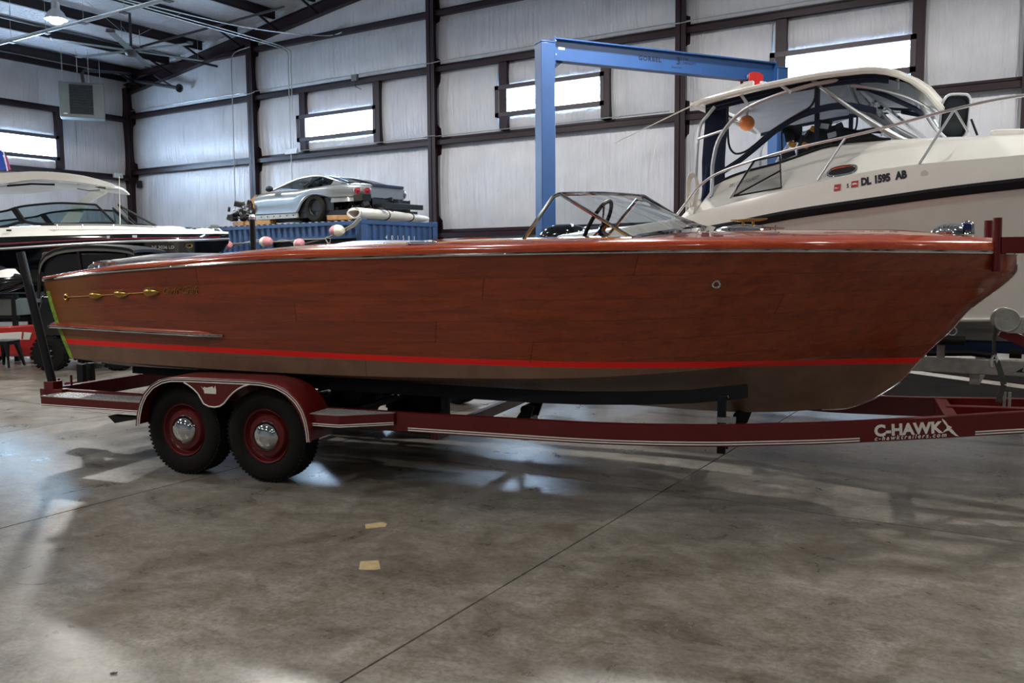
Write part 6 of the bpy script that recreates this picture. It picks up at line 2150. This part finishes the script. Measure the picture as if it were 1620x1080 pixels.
MB().solid([[Vector((-.02 - .014 * i - .06 * j, .02 * math.sin(j * 1.5), .02 + .09 * i)) for i in range(5)] for j in range(4)], (0, .004, 0)).build('flag_cloth', mat('flag_blue', '3358c8', .7), fl)
MB().solid([[Vector((.06 - .02 * i, .0, .02 + .09 * i)), Vector((.02 - .02 * i, .01, .02 + .09 * i))] for i in range(4)], (0, .004, 0)).build('flag_stripe', mat('flag_pink', 'c05a9a', .7), fl)
# ------------------------------------------------------------------ gear hung from roof and walls
HP = Vector((-24.75, 15.55, 6.05))
ha = math.radians(56)
uh = thing('unit_heater', 'grey unit heater with black louvers hanging in the far left corner', 'heater', HP, ha)
hb = MB()
w2, d2, hh = .60, .28, 1.02
hb.box(-w2, w2, -d2, d2, 0, hh)
hb.build('cabinet', M['heater'], uh, bevel=.015)
MB().box(-.33, .30, -d2 - .004, -d2 + .01, .09, hh - .07).build('louver_back', M['dark_int'], uh)
for i in range(13):
    z = .13 + i * .071
    MB().obox((-.015, -d2 - .012, z), (.62, .045, .012), Matrix.Rotation(.7, 3, 'X')).build('louver', M['louver'], uh)
fr_ = MB()
for q in ((-.36, -.33, .06, hh - .04), (.30, .33, .06, hh - .04), (-.36, .33, .06, .09), (-.36, .33, hh - .07, hh - .04)):
    fr_.box(q[0], q[1], -d2 - .02, -d2, q[2], q[3])
fr_.build('louver_frame', M['heater'], uh)
MB().box(-.50, -.40, -d2 - .004, -d2, .08, .11).build('maker_plate', M['jamb'], uh)
for x in (-.5, -.1, .2, .5):
    for y in (-.2, .2):
        MB().tube([(x, y, hh), (x, y, 2.0 + .0)], .006, 6).build('hanger_rod', M['conduit'], uh)
fp_ = thing('flue_pipe', 'black flue pipe bent from the heater to the wall corner', 'pipe', (0, 0, 0))
a = HP + Matrix.Rotation(ha, 3, 'Z') @ Vector((.05, .1, hh + .01))
MB().tube([a, a + Vector((-.05, 0, .32)), a + Vector((0.02, .05, .42)), Vector((-25.9, 18.0, 7.95))], .045, 10).build('pipe', M['darkpipe'], fp_)

FP = Vector((-21.5, 15.0, 7.50))
fn = thing('ceiling_fan', 'large grey six blade ceiling fan under the roof at the upper left', 'fan', FP, .2)
MB().lathe([(.001, -.16), (.12, -.15), (.17, -.08), (.17, .06), (.10, .10), (.001, .11)], n=24).build('motor', M['darkpipe'], fn)
MB().tube([(0, 0, .1), (0, 0, roof_z(FP.x) - FP.z - .30)], .035, 10).build('down_rod', M['darkpipe'], fn)
for k in range(6):
    a = PI / 3 * k
    Mr = Matrix.Rotation(a, 4, 'Z')
    bl_ = MB()
    bl_.loft([[Vector((x, -.09, -.012)), Vector((x, -.05, .015)), Vector((x, .05, .012)), Vector((x, .10, -.005)), Vector((x, .0, -.014))] for x in (.16, 1.95)], True, True)
    bl_.xf(Mr).build('blade', M['heater'], fn)
    MB().loft([[Vector((1.95, -.11, -.02)), Vector((1.95, .12, -.02)), Vector((1.95, .12, .03)), Vector((1.95, -.11, .03))], [Vector((2.0, -.08, .02)), Vector((2.0, .1, .02)), Vector((2.0, .1, .06)), Vector((2.0, -.08, .06))]], True, True).xf(Mr).build('blade_tip', M['darkpipe'], fn)
for a in (.4, 2.5, 4.6):
    MB().tube([(0, 0, .3), (1.4 * math.cos(a), 1.4 * math.sin(a), 1.0)], .005, 5).build('guy_wire', M['conduit'], fn)

ap = thing('bracket_arm', 'black pipe arm with a flange braced off the corner column', 'bracket', (-26.2, 18.20, 7.78))
MB().tube([(.15, 0, .0), (2.45, 0, -.50)], .055, 12).build('arm', M['darkpipe'], ap)
Mr = Vector((2.3, 0, -.5)).normalized().to_track_quat('Z', 'Y').to_matrix().to_4x4()
Mr.translation = Vector((2.47, 0, -.505))
MB().lathe([(.13, -.02), (.13, .02), (.06, .05), (.06, -.05)], n=18).xf(Mr).build('flange', M['darkpipe'], ap)
MB().tube([(1.25, 0, .03), (2.2, 0, -.44)], .03, 8).build('brace', M['darkpipe'], ap)
MB().box(.06, .18, -.10, .10, -.12, .14).build('mount', M['darkpipe'], ap)

un = thing('strut_channel', 'light steel strut channel with conduits crossing under the roof at the upper left', 'channel', (-26.0, 12.85, 7.58))
MB().box(0, 13.0, -.025, .025, -.025, .025).build('channel', M['conduit'], un)
MB().tube([(0, .05, .035), (13.0, .05, .035)], .014, 6).build('conduit', M['conduit'], un)
MB().tube([(0, -.05, .035), (13.0, -.05, .035)], .012, 6).build('conduit', M['conduit'], un)
for i in range(8):
    x = .9 + i * 1.62
    MB().tube([(x, 0, .02), (x, 0, roof_z(-26.0 + x) - 7.58 - .06)], .006, 6).build('hanger_rod', M['conduit'], un)
    MB().box(x - .08, x + .08, -.09, .09, -.045, -.025).build('clamp', M['darkpipe'], un)
gp = thing('gas_pipe', 'dark straight pipe running under the purlins towards the fan', 'pipe', (-21.9, 4.0, 7.72))
MB().tube([(0, 0, 0), (0, 14.2, 0)], .035, 10).build('pipe', M['darkpipe'], gp)
for y in (2, 5, 8, 11, 13.5):
    MB().tube([(0, y, 0), (0, y, roof_z(-21.9) - 7.72 - .05)], .006, 6).build('hanger_rod', M['conduit'], gp)
bp = thing('branch_pipe', 'dark pipe crossing the purlins above the ceiling fan', 'pipe', (-21.4, 15.2, 7.62))
MB().tube([(0, 0, 0), (3.6, 1.9, .95)], .032, 10).build('pipe', M['darkpipe'], bp)
MB().tube([(0, 0, -.06), (0, 0, .45)], .008, 6).build('hanger_rod', M['conduit'], bp)

def run(name, label, pts, r=.014, n=4):
    t = thing(name, label, 'conduit', (0, 0, 0))
    MB().tube(catmull(pts, n), r, 8).build('tube', M['conduit'], t)
    return t
y0 = YG - .29
run('conduit', 'conduit from the roof bending down the back wall, left of the pair', [(-18.80, 10.5, 7.80), (-18.80, 13, 7.80), (-18.82, 16.5, 7.80), (-18.85, 18.0, 7.78), (-18.97, y0 - .02, 7.66), (-19.0, y0, 7.4), (-19.0, y0, 6.0), (-18.99, y0, 5.03)])
run('conduit', 'conduit from the roof bending down the back wall, right of the pair', [(-18.66, 10.5, 7.82), (-18.66, 13, 7.82), (-18.68, 16.5, 7.82), (-18.74, 18.0, 7.80), (-18.86, y0 - .02, 7.70), (-18.89, y0, 7.4), (-18.89, y0, 6.0), (-18.90, y0, 5.03)])
run('conduit', 'thin conduit crossing under the roof to the second girt of the back wall', [(-18.5, 12.8, 7.82), (-18.3, 15.6, 7.86), (-17.9, 17.4, 7.95), (-17.4, y0, 8.02), (-16.9, y0, 8.04)])
run('conduit', 'conduit dropping down the back wall from the second column, left of the car', [(-20.5, YG - .36, 8.12), (-21.1, y0, 8.10), (-21.36, y0, 7.98), (-21.42, y0, 7.6), (-21.43, y0, 6.0), (-21.46, y0, 4.0), (-21.46, y0, 2.5)])
jb = thing('junction_box', 'pale junction box on the third girt where two conduits end', 'box', (-18.95, y0 - .01, 4.95))
MB().box(-.24, .22, -.05, .05, -.07, .08).build('box', M['jamb'], jb, bevel=.006)
MB().tube([(-.03, 0, -.07), (-.03, 0, -1.6)], .014, 8).build('lower_conduit', M['conduit'], jb)
t = run('conduit', 'long conduit clipped along the girt above the back wall windows', [(XL + .4, y0 + .03, GZ[2] + .225), (-20.9, y0 + .03, GZ[2] + .225), (-20.62, YG - .37, GZ[2] + .14), (-20.3, y0 + .03, GZ[2] + .225), (-14.1, y0 + .03, GZ[2] + .225), (-13.84, YG - .37, GZ[2] + .18), (-13.6, y0 + .03, GZ[2] + .225), (-7.3, y0 + .03, GZ[2] + .225), (-7.04, YG - .37, GZ[2] + .17), (-6.8, y0 + .03, GZ[2] + .225), (-1, y0 + .03, GZ[2] + .225)], .012)
MB().box(-16.55, -16.35, y0 - .05, y0 + .03, GZ[2] + .06, GZ[2] + .22).build('outlet_box', M['heater'], t)
MB().tube([(-16.45, y0 - .03, GZ[2] + .06), (-16.40, y0 - .05, GZ[2] - .12), (-16.2, y0 - .05, GZ[2] - .20)], .012, 6).build('hanging_cord', M['darkpipe'], t)
run('conduit', 'long conduit clipped along the girt below the back wall windows', [(-18.6, y0, GZ[1] + .19), (-14.1, y0, GZ[1] + .19), (-13.84, YG - .37, GZ[1] + .20), (-13.6, y0, GZ[1] + .19), (-7.3, y0, GZ[1] + .2)], .012)
em_ = thing('emergency_light', 'small white emergency light on the left wall girt near the corner', 'lamp', (XL + .30, 17.9, 4.66))
MB().box(-.05, .05, -.22, .10, -.06, .10).build('box', M['jamb'], em_, bevel=.01)
MB().lathe([(.05, 0), (.05, .06), (.001, .07)], (.05, .0, .05), 'x', 12).build('lamp_head', M['jamb'], em_)
pb = thing('pull_station', 'small dark box on the back wall right of the corner column', 'box', (-26.35, YG - .17, 4.42))
MB().box(-.09, .09, -.05, .05, -.12, .12).build('box', M['dark_int'], pb, bevel=.008)
MB().tube([(0, 0, -.12), (.02, .02, -1.2)], .008, 6).build('cable', M['conduit'], pb)
wi = thing('whip_antenna', 'thin pale fishing rod standing up behind the powerboat windscreen', 'rod', (CB[0] - .95, CB[1] - 1.86, 2.46))
MB().tube([(0, 0, 0), (.02, .02, .95)], [.010, .004], 6).build('rod', M['whitefloat'], wi)
